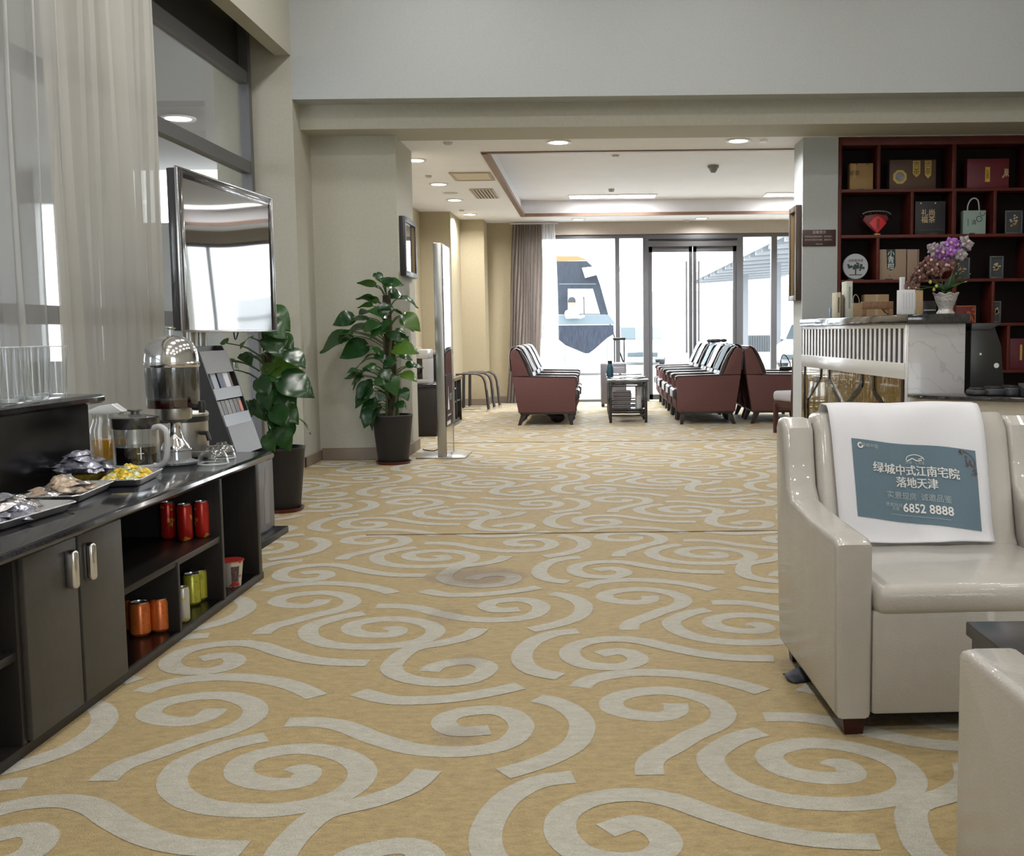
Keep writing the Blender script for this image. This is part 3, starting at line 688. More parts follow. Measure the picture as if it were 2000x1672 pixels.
for k in range(6):
    c = ((.14, .13, .13), (.08, .08, .085), (.16, .155, .15))[k % 3]
    o = part('booklet', B().prism([(0, 0), (.008, 0), (.008 - .038, .128), (-.038, .128)], 'y', -.026, .026), M('booklet_%d' % (k % 3), c, .35, var=.5, vscale=60), None, loc=(-1.70 - .119, 5.42 - .16 + k * .06, .600))
    tag(o, 'dark grey booklet, %s from the left in the lower tier of the brochure rack' % ('first', 'second', 'third', 'fourth', 'fifth', '')[k] if k < 5 else 'booklet with an orange label in the lower tier of the rack', 'booklet', 'booklets in the lower tier')
    if k == 5: part('orange_label', B().prism([(-.0105, .065), (-.0095, .065), (-.0245, .115), (-.0255, .115)], 'y', -.016, .016), M('orange_print', (.7, .22, .12), .5), o)
# ------------------------------------------------------------------ potted climbing plants
potm = M('black_plant_pot', (.014, .014, .016), .5, bump=.08, bscale=200); saum = M('oxblood_saucer', (.13, .022, .015), .3)
leafm = M('glossy_green_leaf', (.025, .085, .022), .25, var=.4, vscale=14, spec=.6)
leafd = M('deep_green_leaf', (.014, .052, .018), .22, var=.35, vscale=14, spec=.6)
leafy = M('yellow_green_leaf', (.07, .15, .018), .3, var=.3, vscale=14)
for m_ in (leafm, leafd, leafy):
    nt = m_.node_tree; bs_ = nt.nodes['Principled BSDF']; o_ = nt.nodes['Material Output']
    mx = nt.nodes.new('ShaderNodeMixShader'); tl = nt.nodes.new('ShaderNodeBsdfTranslucent'); tl.inputs['Color'].default_value = (.10, .26, .03, 1); mx.inputs[0].default_value = .22
    nt.links.new(bs_.outputs[0], mx.inputs[1]); nt.links.new(tl.outputs[0], mx.inputs[2]); nt.links.new(mx.outputs[0], o_.inputs['Surface'])
stemm = M('plant_stem', (.07, .10, .03), .5); trunkm = M('mossy_trunk', (.045, .030, .022), .9, var=.5, vscale=25, bump=1.0, bscale=50)
def leafmesh(mat, droop, fold, curl):
    b = B()
    prof = [(0, .06), (.06, .30), (.16, .46), (.3, .5), (.45, .47), (.6, .39), (.75, .27), (.88, .13), (1.0, .0)]
    rows = []
    for t, w in prof:
        w *= .86
        z = -droop * t * t + curl * math.sin(t * 5)
        xx = t * (1 - .15 * droop)
        back = -.10 if t < .1 else 0.0
        rows.append([(xx + (back if abs(s) > .6 else 0), s * w, z + fold * abs(s) * w - .05 * (abs(s) ** 3) + .015 * math.sin(9 * t + 3 * s)) for s in (-1, -.6, 0, .6, 1)])
    vs = [[b.bm.verts.new(p) for p in r_] for r_ in rows]
    for a, c in zip(vs, vs[1:]):
        for k in range(4): b.bm.faces.new((a[k], a[k+1], c[k+1], c[k]))
    bmesh.ops.remove_doubles(b.bm, verts=b.bm.verts, dist=.0005)
    return b.mesh('leaf', mat, True, 180)
LV = [leafmesh(leafm, .18, .25, .03), leafmesh(leafd, .28, .2, -.03), leafmesh(leafd, .10, .3, .04), leafmesh(leafy, .2, .25, .02), leafmesh(leafm, .4, .2, .0)]
def plant(name, lab, loc, pot_r, pot_rb, pot_h, trunk_r, leaves, lean=(0, 0), top=1.2):
    t = thing(name, lab, 'plant', loc)
    sau = part('saucer', B().lathe([(0, 0), (pot_rb * 1.12, 0), (pot_rb * 1.24, .022), (pot_rb * 1.19, .022), (pot_rb * 1.08, .006), (0, .006)], seg=32), saum, t)
    part('pot', B().lathe([(0, .008), (pot_rb, .008), (pot_rb + .004, .014), (pot_r, pot_h - .015), (pot_r + .004, pot_h - .01), (pot_r + .002, pot_h), (pot_r - .008, pot_h), (pot_r - .012, pot_h - .03), (0, pot_h - .03)], seg=36), potm, t)
    part('soil', B().lathe([(0, pot_h - .028), (pot_r - .014, pot_h - .03), (pot_r - .014, pot_h - .034), (0, pot_h - .034)], seg=24), M('potting_soil', (.03, .02, .014), 1.0, bump=1, bscale=60), t)
    tp = [(0, 0, pot_h - .05), (.01, 0, pot_h + .2), (lean[0] * .5, lean[1] * .5, (pot_h + top) / 2), (lean[0], lean[1], top)]
    tp = smoothpath(tp, 5)
    part('moss_pole', B().tube(tp, [trunk_r * (1 - .25 * i / len(tp)) for i in range(len(tp))], 10), trunkm, t)
    sb_ = B(); random.seed(14)
    for k in range(4):
        a = k * 1.7; sb_.tube(smoothpath([(trunk_r * 1.1 * math.cos(a), trunk_r * 1.1 * math.sin(a), pot_h - .03), (trunk_r * 1.2 * math.cos(a + .8), trunk_r * 1.2 * math.sin(a + .8), pot_h + .25), (lean[0] * .6 + trunk_r * math.cos(a + 2), lean[1] * .6 + trunk_r * math.sin(a + 2), top * .75)], 4), .010, 6)
    for (dx, dy, z, L_, yaw, pitch, roll, kind) in leaves:
        zb = max(pot_h, z - .10 - .1 * math.hypot(dx, dy)); f = (zb - pot_h) / (top - pot_h)
        base = Vector((lean[0] * f, lean[1] * f, min(zb, top)))
        tip = Vector((dx, dy, z))
        mid = (base + tip) / 2 + Vector((0, 0, .035))
        sb_.tube(smoothpath([base, mid, tip], 3), [.0055] * 4 + [.004] * 3, 5)
        o = link('leaf', LV[kind], t); o.location = tip; o.scale = (L_, L_, L_); o.rotation_euler = (roll, pitch, yaw)
    part('petioles', sb_, stemm, t)
    return t
def px_leaves(lst, c, Y):
    random.seed(len(lst))
    """leaf specs read off the photo: (base px, base py, tip px, tip py, depth offset, kind, roll)"""
    out = []
    for bx, by, tx, ty, dy, kind, roll in lst:
        a = at(bx, by, y=Y + dy); e = at(tx, ty, y=Y + dy)
        v = e - a; v.y = (-.06 if dy <= 0 else .05)
        L_ = v.length * 1.06; yaw = math.atan2(v.y, v.x); pitch = -math.asin(max(-1, min(1, v.z / v.length)))
        roll = (1 if math.cos(yaw) > 0 else -1) * (.35 + .75 * random.random()) * (1 if random.random() < .88 else -.5)
        out.append((a.x - c[0], a.y - c[1], a.z - c[2], L_ * .88, yaw, pitch + .1, roll, kind))
        if random.random() < .55:
            out.append((a.x - c[0] + random.uniform(-.05, .05), a.y - c[1] + random.uniform(-.06, .08), a.z - c[2] + random.uniform(-.05, .06), L_ * random.uniform(.55, .8), yaw + random.uniform(-.7, .7), pitch + random.uniform(-.2, .4), roll * random.uniform(.5, 1.1), random.choice((0, 1, 2, 1))))
    return out
cA = (-1.635, 8.66, 0)
LA = [(735,533,750,548,0,1,.3),(770,560,745,536,-.05,0,.2),(752,555,790,545,-.08,0,-.3),(731,556,699,540,-.05,1,.3),(728,585,696,575,-.03,2,.2),(742,600,770,590,-.12,1,0),(760,575,790,572,.02,2,.3),(765,575,798,574,.05,1,.4),(785,582,822,594,.03,2,.3),(725,597,698,592,-.1,0,-.2),(755,615,722,596,-.12,0,.2),(755,594,745,618,-.14,1,0),(770,605,795,612,.03,1,.3),(788,618,828,640,-.06,3,-.6),(718,620,682,615,-.05,1,.2),(690,620,648,628,-.02,2,.4),(715,634,672,638,-.03,1,.3),(685,650,665,645,-.1,0,-.2),(684,655,616,676,-.02,2,.3),(680,646,655,662,-.08,1,0),(715,675,658,690,-.02,2,.2),(745,640,720,655,-.15,0,.1),(762,650,790,660,-.08,1,.2),(775,645,802,652,.04,2,.3),(780,655,808,672,.03,1,.4),(770,680,822,675,-.12,3,-.4),(745,690,728,675,-.15,0,.1),(735,690,758,698,-.16,1,.3),(728,700,690,708,-.1,0,-.4),(720,712,740,722,-.16,0,.3),(712,722,678,742,-.08,1,.4),(708,735,674,730,-.05,2,.3),(782,695,808,698,.03,2,.3),(795,715,815,706,.05,2,.3),(786,730,820,735,-.05,3,-.2),(735,740,755,748,-.18,0,.2),(758,735,785,768,-.15,4,.2),(722,750,690,778,-.1,1,.5),(718,762,685,790,-.08,1,.3),(748,765,735,785,-.14,1,.1),(785,760,802,780,0,2,.4),(775,788,798,792,-.02,2,.3),(738,788,696,810,-.05,1,.4),(725,800,705,834,-.08,1,.3),(730,808,718,838,-.1,1,0),(712,640,745,625,-.16,0,.2),(760,625,742,640,-.18,1,.1),(770,700,745,712,-.16,1,.2),(748,720,768,742,-.18,1,.1)]
plant('potted_pothos', 'tall climbing green plant in a black pot before the grey pier', cA, .162, .118, .40, .042, px_leaves(LA, cA, 8.66), (-.02, 0), 1.36)
cBp = (-1.885, 6.37, 0)
LBq = [(512,560,534,540,.1,1,.3),(520,570,536,565,.1,2,.3),(500,590,520,545,.15,1,.1),(525,605,578,638,0,0,-.3),(515,630,570,650,-.1,0,.3),(548,655,580,680,-.05,1,.2),(520,660,568,690,-.15,1,.4),(560,685,608,706,-.08,1,.3),(530,710,600,722,-.05,3,.5),(508,735,540,700,-.05,3,-.3),(550,735,626,760,-.12,1,.3),(552,740,590,770,-.05,3,.4),(505,740,535,770,-.18,1,.2),(540,770,572,795,-.12,1,.3),(535,795,570,830,-.18,1,.2),(548,790,592,822,-.02,0,.4),(515,800,560,845,-.12,1,.2),(560,815,588,850,-.05,1,.3),(545,835,572,880,-.16,1,.2),(528,840,555,860,-.1,0,.2),(440,720,425,690,.05,3,.2),(450,705,470,720,.05,0,.3),(475,690,500,705,-.05,1,.2),(440,670,428,655,.1,1,.2),(512,690,535,675,-.12,3,.2),(500,640,530,625,-.1,0,.2),(505,620,535,600,.05,1,.2),(490,660,455,672,.1,0,.3),(515,760,528,800,-.18,1,.1),(500,780,525,820,-.12,1,.3),(495,600,450,590,.15,1,.2),(485,575,455,560,.15,0,.2),(520,850,540,880,-.15,0,.2)]
plant('potted_pothos', 'climbing green plant in a black pot behind the brochure rack and television', cBp, .150, .11, .385, .045, px_leaves(LBq, cBp, 6.37), (-.06, .02), 1.25)
# ================================================================== RIGHT SIDE
leather = M('pale_beige_leather', (.455, .43, .395), .27, var=.06, vscale=5, bump=.12, bscale=180, coat=.3)
maroonw = M('dark_maroon_wood', (.045, .010, .010), .35)
under = M('black_underside_cloth', (.012, .012, .012), .9)
# ---- beige leather armchair: local origin at floor, front edge y=0, faces -y, x from 0 (left arm) to .80
def make_beige(loc, rz, lab):
    t = thing('leather_armchair', lab, 'armchair', loc, rz, None)
    def arm(x0, x1):
        b = B(); poly = [(0, .052), (.70, .055), (.735, .30), (.765, .745), (.735, .772), (.675, .772), (.640, .745), (.620, .66), (.595, .575), (.55, .535), (.30, .522), (.035, .518), (.0, .505)]
        b.prism(poly, 'x', x0, x1, .018, 3); return b
    part('armrest', arm(0, .095), leather, t); part('armrest', arm(.705, .80), leather, t)
    part('seat_base', B().box(.096, .704, .012, .66, .055, .33, .012), leather, t)
    sc = B().box(.098, .702, .002, .55, .315, .395, .03, 4)
    part('seat_cushion', sc, leather, t)
    bk = B().prism([(.47, .33), (.74, .33), (.775, .74), (.745, .785), (.665, .785), (.625, .74), (.54, .42)], 'x', .097, .703, .028, 4)
    part('backrest', bk, leather, t)
    part('underside', B().box(.03, .77, .03, .68, .045, .056), under, t)
    for x in (.055, .745):
        for y in (.05, .66):
            part('leg', B().lathe([(0, 0), (.033, 0), (.045, .056), (0, .056)], (x, y, 0), 4, R(45), R(405)), maroonw, t, smooth=False)
    return t
SFX, SFY = .612, 2.67
s1 = make_beige((SFX, SFY, 0), R(2.0), 'pale beige leather armchair with a white printed cover over its back')
s2 = make_beige((SFX + .80, 1.775, 0), R(180), 'pale beige leather armchair at the lower right edge, only its arm showing')
# white cover with the printed panel (rests on the chair)
cover = thing('chair_cover', 'white cloth cover with a blue-grey printed panel hung over the armchair back', 'cover', (SFX, SFY, 0), R(2.0))
cloth = M('white_cotton', (.72, .72, .76), .85, bump=.15, bscale=300)
pathc = smoothpath([(.815, .55), (.800, .74), (.765, .806), (.705, .812), (.650, .806), (.606, .745), (.565, .60), (.527, .45), (.505, .405)], 6)
NB = lambda v: 1 if v > .35 else 0
def coverpt(u, v, off=0.0):
    f = v * (len(pathc) - 1); i = min(int(f), len(pathc) - 2); g = f - i
    p = pathc[i].lerp(pathc[i+1], g); d = (pathc[i+1] - pathc[i]).normalized(); nrm = Vector((-d.y, d.x))
    p = p - nrm * off
    wob = .0035 * math.sin(7 * u + 9 * v) + .003 * math.sin(17 * u * v + 3) + .004 * math.exp(-((u - .1 - .9 * (v - .4)) / .05) ** 2)
    x = .146 - .008 * (1 - v) + (.466 + .026 * (1 - v)) * u + .004 * math.sin(8 * v)
    return Vector((x, p.x - wob * NB(v), p.y + .002 * math.sin(11 * u)))
part('cloth', B().grid(lambda u, v: coverpt(u, v), 24, 40), cloth, cover, solid=.002, ang=180)
panelm = M('blue_grey_print', (.115, .18, .225), .7, bump=.1, bscale=300)
# the panel lies on the front fall of the cloth: pick v by height
def v_at(z):
    lo, hi = .45, 1.0
    for _ in range(30):
        m_ = (lo + hi) / 2
        if coverpt(.5, m_).z > z: lo = m_
        else: hi = m_
    return (lo + hi) / 2
def panel_pt(s, t, off=.003):                     # s 0..1 left-right, t 0..1 bottom-top
    u = .125 + .80 * s; zt = .712 - .040 * s; zb = .480 - .048 * s
    return coverpt(u, v_at(zb + (zt - zb) * t), off)
VT = {}
part('printed_panel', B().grid(lambda u, v: panel_pt(u, v), 64, 48), panelm, cover, ang=180)
wprint = M('white_print', (.7, .7, .7), .5); gprint = M('pale_grey_print', (.36, .42, .45), .6); brprint = M('brown_blossom_print', (.10, .07, .07), .6)
def on_panel(name, me, mat, s0, t0, w, dst=None, off=.0062):
    """lay a flat lettering mesh on the curved panel (width w of the panel)"""
    xs = [v.co.x for v in me.vertices]; ys = [v.co.y for v in me.vertices]
    for v in me.vertices:
        s = s0 + v.co.x; t = t0 + v.co.y * 1.62
        p = panel_pt(min(1, max(0, s)), min(1, max(0, t)), off)
        v.co = p
    me.materials.clear(); me.materials.append(mat)
    return link(name, me, cover)
def flat(me):
    return me
for body, size, s0, t0, mat, al, bd in (('绿城中式江南宅院', .088, .50, .655, wprint, 'CENTER', .0026), ('落地天津', .088, .50, .50, wprint, 'CENTER', .0026),
                                ('实景现房  诚邀品鉴', .062, .51, .33, gprint, 'CENTER', 0), ('6852 8888', .096, .575, .185, wprint, 'CENTER', .0035),
                                ('贵宾热线', .035, .30, .205, gprint, 'CENTER', 0), ('天津', .03, .31, .16, gprint, 'CENTER', 0), ('绿城中国', .034, .14, .925, gprint, 'CENTER', 0), ('绿城 · 江南里', .028, .50, .765, gprint, 'CENTER', 0)):
    for k_ in range(3 if (bd and body[0] > '9') else 1):       # heavier strokes: the same characters printed again a hair to the side
        me = textmesh(body, size, align=al, ext=0, bold=bd * .6 if body[0] <= '9' else 0)
        on_panel('panel_lettering', me, mat, s0 + .0022 * k_, t0 + .0012 * (k_ % 2), 1, off=.0062 + .0006 * k_)
def strip(pts, w):
    b = B(); pts = smoothpath([(p[0], p[1], 0) for p in pts], 4); va = []; vb = []
    for i, p in enumerate(pts):
        d = (pts[min(i+1, len(pts)-1)] - pts[max(i-1, 0)]).normalized(); n_ = Vector((-d.y, d.x, 0)) * w / 2
        va.append(b.bm.verts.new(p + n_)); vb.append(b.bm.verts.new(p - n_))
    for k in range(len(va) - 1): b.bm.faces.new((va[k], va[k+1], vb[k+1], vb[k]))
    return b
for pts, w in (([(-.075, -.012), (-.06, .018), (0, .035), (.06, .02), (.08, -.005)], .006), ([(-.07, -.02), (-.045, -.008), (-.02, .004), (.0, -.006), (.03, -.012), (.06, -.005)], .008), ([(.03, .0), (.055, .008), (.075, .014)], .006)):
    on_panel('panel_emblem', strip(pts, w).mesh('emblem', None, False), wprint, .50, .815, 1)
b = B(); b.lathe([(.012, 0), (.024, 0)], seg=20, a0=R(60), a1=R(360)); on_panel('panel_emblem', b.mesh('emblem', None, False), wprint, .065, .92, 1)
on_panel('panel_rule', strip([(-.24, 0), (.24, -.004)], .003).mesh('rule', None, False), gprint, .51, .09, 1)
random.seed(3)
bb = B()
for k in range(26):
    q = random.random(); x = -.10 + .13 * q + random.uniform(-.02, .02); y = .03 - .20 * q ** 1.6 + random.uniform(-.02, .02); r = random.uniform(.004, .011)
    bb.lathe([(0, 0), (r, 0)], (x, y, 0), 7)
on_panel('blossom_print', bb.mesh('blossoms', None, False), brprint, .955, .93, 1)
on_panel('blossom_branch', strip([(-.06, .03), (0, 0), (.03, -.05), (.02, -.12)], .006).mesh('branch', None, False), brprint, .955, .93, 1)

# dark table between the armchairs
ctb = thing('coffee_table', 'dark square low table between the two beige armchairs', 'table', (.99, 2.07, 0))
dk = M('dark_table_top', (.028, .026, .028), .25, var=.2, vscale=6)
part('tabletop', B().box(-.20, .20, -.17, .17, .395, .425, .003), dk, ctb)
part('apron', B().box(-.19, .19, -.16, .16, .33, .394, .002), dk, ctb)
for x in (-.17, .17):
    for y in (-.14, .14): part('leg', B().box(x - .02, x + .02, y - .02, y + .02, 0, .33, .002), dk, ctb)
rag = thing('crumpled_cloth', 'small crumpled dark blue cloth on the carpet beside the armchair', 'cloth', (.625, 3.16, 0), R(20))
random.seed(9)
def ragf(u, v):
    x = (u - .5) * .11; y = (v - .5) * .09
    return (x * (1 + .2 * math.sin(5 * v)), y, .003 + .022 * abs(math.sin(7 * u + 4 * v)) * math.sin(math.pi * u) * math.sin(math.pi * v) + .008 * math.sin(math.pi * v))
part('cloth', B().grid(ragf, 12, 10), M('dark_blue_cloth', (.035, .04, .06), .6), rag, solid=.003)

# ------------------------------------------------------------------ reception counter (long marble bar)
marble = M('pale_grey_marble', (.50, .49, .50), .25, var=.10, vscale=5, coat=.2)
nt = marble.node_tree; n = nt.nodes; l = nt.links
tc = n.new('ShaderNodeTexCoord'); wv = n.new('ShaderNodeTexWave'); wv.inputs['Scale'].default_value = 2.3; wv.inputs['Distortion'].default_value = 9; wv.inputs['Detail'].default_value = 4; wv.inputs['Detail Scale'].default_value = 2
mp = n.new('ShaderNodeMapping'); mp.inputs['Rotation'].default_value = (.4, .9, .5); l.new(tc.outputs['Object'], mp.inputs['Vector']); l.new(mp.outputs['Vector'], wv.inputs['Vector'])
rr = n.new('ShaderNodeValToRGB'); rr.color_ramp.elements[0].position = .0; rr.color_ramp.elements[1].position = .03; rr.color_ramp.elements[0].color = (.40, .39, .40, 1); rr.color_ramp.elements[1].color = (.47, .465, .48, 1)
l.new(wv.outputs['Fac'], rr.inputs['Fac']); l.new(rr.outputs['Color'], n['Principled BSDF'].inputs['Base Color'])
dkm = M('dark_polished_marble', (.030, .028, .030), .12, var=.6, vscale=30, coat=.5)
whl = M('white_lacquer_rail', (.66, .66, .66), .22, coat=.3)
slatm = M('white_slat', (.72, .72, .74), .2, coat=.3)
goldg = bpy.data.materials.new('gold_rippled_glass'); goldg.use_nodes = True
nt = goldg.node_tree; n = nt.nodes; l = nt.links; p_ = n['Principled BSDF']
p_.inputs['Base Color'].default_value = (.30, .215, .05, 1); p_.inputs['Roughness'].default_value = .07; p_.inputs['Coat Weight'].default_value = 1; p_.inputs['Metallic'].default_value = .35
tc = n.new('ShaderNodeTexCoord'); mp = n.new('ShaderNodeMapping'); mp.inputs['Scale'].default_value = (1, 1, .45); nz = n.new('ShaderNodeTexNoise'); nz.inputs['Scale'].default_value = 11; nz.inputs['Detail'].default_value = 2
l.new(tc.outputs['Object'], mp.inputs['Vector']); l.new(mp.outputs['Vector'], nz.inputs['Vector'])
bp = n.new('ShaderNodeBump'); bp.inputs['Strength'].default_value = .55; bp.inputs['Distance'].default_value = .03; l.new(nz.outputs['Fac'], bp.inputs['Height']); l.new(bp.outputs['Normal'], p_.inputs['Normal'])
CX, CY, CR = 1.925, 6.55, R(2.75)
rc = thing('reception_counter', 'tall reception counter of pale marble with white slats and gold rippled glass', 'counter', (CX, CY, 0), CR)
LEN = 2.68
part('core', B().box(.011, .345, .02, LEN, 0, 1.07), M('counter_core_dark', (.02, .02, .022), .5), rc)
part('end_panel', B().box(0, .352, -.005, .02, 0, 1.075, .002), marble, rc)
part('countertop', B().box(-.02, .372, -.03, LEN, 1.076, 1.135, .006), dkm, rc)
part('rear_panel', B().box(.346, .353, .02, LEN, 0, 1.075), marble, rc)
part('corner_post', B().box(0, .035, .021, .06, 0, 1.075, .002), whl, rc)
part('top_rail', B().box(.002, .0105, .06, LEN, 1.05, 1.075, .002), whl, rc)
part('middle_rail', B().box(-.004, .0105, .06, LEN, .735, .835, .003), whl, rc)
sm = None; NS = 27
for k in range(NS):
    y = .085 + (LEN - .11) * (k / (NS - 1)) ** 1.0
    if sm is None: sm = part('slat', B().box(.005, .0105, -.019, .019, .835, 1.05), slatm, rc, loc=(0, y, 0))
    else: link('slat', sm.data, rc, (0, y, 0))
pnl = part('glass_panel', B().box(.004, .0105, .06, LEN, .06, .735), goldg, rc)
part('plinth', B().box(.002, .0105, .06, LEN, 0, .06), dkm, rc)
latm = M('black_lattice_bar', (.012, .011, .010), .2, .5, coat=.5)
def bar(y0, z0, y1, z1):
    z0 = min(z0, .735); z1 = min(z1, .735)
    d = Vector((0, y1 - y0, z1 - z0)); nn = Vector((0, -d.z, d.y)).normalized() * .018; b = B()
    p = [Vector((0, y0, z0)) + nn, Vector((0, y1, z1)) + nn, Vector((0, y1, z1)) - nn, Vector((0, y0, z0)) - nn]
    b.prism([(q.y, q.z) for q in p], 'x', -.006, .012); part('lattice_bar', b, latm, rc)
# lattice of long hexagons, bars measured along the counter face
def face(px, py):
    # intersect the ray with the counter face plane
    d = CAM_ROT @ Vector(((px - PPX) / F_PX, -(py - PPY) / F_PX, -1.0)); nrm = Vector((math.cos(CR), math.sin(CR), 0)); o = Vector((CX, CY, 0))
    t = (o - Vector((0, 0, CAM_H))).dot(nrm) / d.dot(nrm); p = Vector((0, 0, CAM_H)) + d * t - o
    return (-math.sin(CR) * p.x + math.cos(CR) * p.y, p.z)
for seg_ in (((1603, 700), (1602, 736)), ((1602, 736), (1577, 778)), ((1577, 778), (1577, 860)), ((1619, 702), (1619, 740)), ((1619, 740), (1648, 797)), ((1684, 708), (1684, 752)), ((1684, 752), (1649, 797)), ((1648.5, 795), (1648, 870)), ((1707, 711), (1707, 764)), ((1707, 764), (1742, 815)), ((1742, 815), (1752, 830)), ((1764, 720), (1764, 860)), ((1571, 697), (1571, 820))):
    (a, b_), (c, d_) = face(*seg_[0]), face(*seg_[1]); bar(min(a, LEN - .03), b_, min(c, LEN - .03), d_)
# ---- lower desk with curved dark top
ds = thing('reception_desk', 'low curved reception desk with black granite top over olive glass', 'desk', (2.0, 6.3, 0))
dpts = smoothpath([(-.09, .20, 0), (-.06, .05, 0), (.10, -.12, 0), (.40, -.33, 0), (.80, -.52, 0), (1.4, -.68, 0)], 6)
front = [(p.x, p.y) for p in dpts]
part('desktop', B().prism(front + [(1.4, .20)], 'z', .630, .655, .006), dkm, ds)
ins = [(x + .03, y + .03) for x, y in front]
part('apron', B().prism(ins + [(1.4, .19)], 'z', .545, .629), M('pale_stone_apron', (.50, .45, .37), .35, var=.08, vscale=6), ds)
ins2 = [(x + .05, y + .05) for x, y in front]
part('glass_front', B().prism(ins2 + [(1.4, .19)], 'z', .06, .544), M('olive_gold_glass', (.26, .22, .02), .15, .2, coat=.6), ds)
part('plinth', B().prism(ins2 + [(1.4, .19)], 'z', 0, .06), dkm, ds)
for q in (3, 9, 15, 21):
    if q < len(ins2):
        x, y = ins2[q]; part('glass_joint', B().box(x - .003, x + .003, y - .006, y + .004, .06, .544), whl, ds)
# objects on the desk
ZD = .656
blk = M('black_plastic', (.02, .02, .02), .35); dgm = M('graphite_plastic', (.035, .036, .04), .4)
mon = thing('monitor', 'black all-in-one computer turned away on the reception desk', 'computer', (2.42, 6.62, ZD - .02))
part('housing', B().prism([(-.02, .0), (.05, .0), (.02, .42), (-.02, .42)], 'y', -.02, .25), blk, mon)
part('rear_shell', B().prism([(-.10, .03), (.115, .03), (.09, .30), (.045, .425), (-.10, .42)], 'y', -.03, .10, .008), blk, mon)
part('top_cover', B().prism([(-.1, .40), (.02, .40), (.085, .44), (-.1, .44)], 'y', -.04, .08, .003), dgm, mon)
part('stand_foot', B().box(-.1, .1, -.06, .12, 0, .02, .004), blk, mon)
part('logo_disc', B().lathe([(0, 0), (.016, 0), (.016, .002), (0, .002)], seg=16), wprint, mon, loc=(.06, -.031, .18), rot=(R(90), 0, 0))
part('sticker', B().box(-.045, -.033, -.033, -.031, .245, .258), wprint, mon)
for k, (x, y, w, lab) in enumerate(((2.245, 6.24, .05, 'dark grey card reader lying left on the reception desk'), (2.325, 6.20, .06, 'rounded black handset in the middle of the reception desk'), (2.395, 6.15, .035, 'small black handset beside the card terminals'))):
    hsx = thing('handset', lab, 'device', (x, y, ZD))
    part('body', B().box(-w, w, -.06, .07, .001, .035 + .008 * k, .012, 3), dgm, hsx)
    part('cradle', B().box(-w * .7, w * .7, -.05, .06, .035 + .008 * k, .045 + .008 * k, .004), blk, hsx)
for k, x in enumerate((2.46, 2.53)):
    tm = thing('card_terminal', ('card terminal with a white front label, left of the pair on the desk', 'card terminal with two white keys, right of the pair on the desk')[k], 'device', (x, 6.06, ZD))
    part('body', B().prism([(-.05, .001), (.07, .001), (.07, .075), (-.05, .04)], 'x', -.028, .028, .006), dgm, tm)
    part('front_label', B().box(-.014, .014, -.052, -.0505, .010, .032), M('grey_label', (.42, .44, .5), .5), tm)
    if k: part('key_label', B().prism([(-.045, .043), (.03, .064), (.03, .067), (-.045, .046)], 'x', -.02, .0), wprint, tm)

# ---- things on the counter ledge (local helper: metres along the ledge from the near end)
ZL = 1.136
def ledge(px, d, dx=0.0):
    y = CY + d; return Vector((at(px, 600, y=y).x + dx, y, ZL))
p = ledge(1847, .22)
va = thing('flower_pot', 'silver-white scalloped flower pot on the near end of the reception counter', 'vase', p)
pot_ = B()
def potf(u, v):
    a = 2 * math.pi * u; pr = [(.052, 0), (.055, .006), (.040, .028), (.044, .045), (.062, .085), (.070, .118), (.078, .130)]
    f = v * (len(pr) - 1); i = min(int(f), len(pr) - 2); g = f - i
    r = pr[i][0] * (1 - g) + pr[i+1][0] * g; z = pr[i][1] * (1 - g) + pr[i+1][1] * g
    k = 1 + .05 * math.cos(8 * a) * (1 if v > .8 or v < .25 else .3)
    return (r * k * math.cos(a), r * k * math.sin(a), z + (.006 * math.cos(8 * a) if v > .9 else 0))
pot_.grid(potf, 48, 14, closed_u=True)
part('pot', pot_, M('silver_white_ceramic', (.55, .53, .52), .3, .25, bump=.8, bscale=60), va, solid=.004)
part('soil', B().lathe([(0, .11), (.064, .11), (.064, .105), (0, .105)], seg=20), M('potting_soil', (.03, .02, .014), 1.0), va)
# orchid growing in it
orc = thing('orchid', 'orchid with purple blossoms above faded brown ones in the silver pot', 'orchid', p + Vector((0, 0, .111)))
purple = M('purple_petal', (.26, .09, .36), .5, var=.3, vscale=30); faded = M('faded_brown_petal', (.16, .075, .06), .6, var=.4, vscale=30); greyp = M('grey_lilac_petal', (.27, .24, .26), .55, var=.3, vscale=30)
def flowermesh(mat, s=1.0):
    b = B()
    for k, (a, L_, w) in enumerate(((90, .042, .034), (18, .044, .044), (162, .044, .044), (-54, .040, .030), (-126, .040, .030))):
        ca, sa = math.cos(R(a)), math.sin(R(a))
        def fn(u, v):
            t = u; ww = w * math.sin(math.pi * min(1, .12 + t * .88)) ** .7 * (v - .5); r = t * L_ * s
            return (r * ca - ww * s * sa, -.012 * math.sin(2.2 * t) + .012 * abs(v - .5) * 2, r * sa + ww * s * ca)
        b.grid(fn, 5, 4)
    return b.mesh('blossom', mat, True, 180)
FL = [flowermesh(purple), flowermesh(faded), flowermesh(greyp, 1.15)]
lip = B().ball((0, -.014, 0), .008, .012, .010, 8, 6).mesh('lip', M('pale_lip', (.55, .38, .42), .5))
sb_ = B(); pl = CY + .22
def opx(px, py, dy=0): return at(px, py, y=pl + dy) - (p + Vector((0, 0, .111)))
for stem in ([(1845, 572), (1835, 530), (1830, 500), (1850, 478), (1880, 476)], [(1842, 572), (1820, 540), (1800, 525), (1785, 545), (1776, 572)], [(1850, 572), (1858, 540), (1866, 520), (1880, 500)]):
    sb_.tube(smoothpath([opx(*q) for q in stem], 5), .0035, 6)
part('stems', sb_, stemm, orc)
random.seed(21)
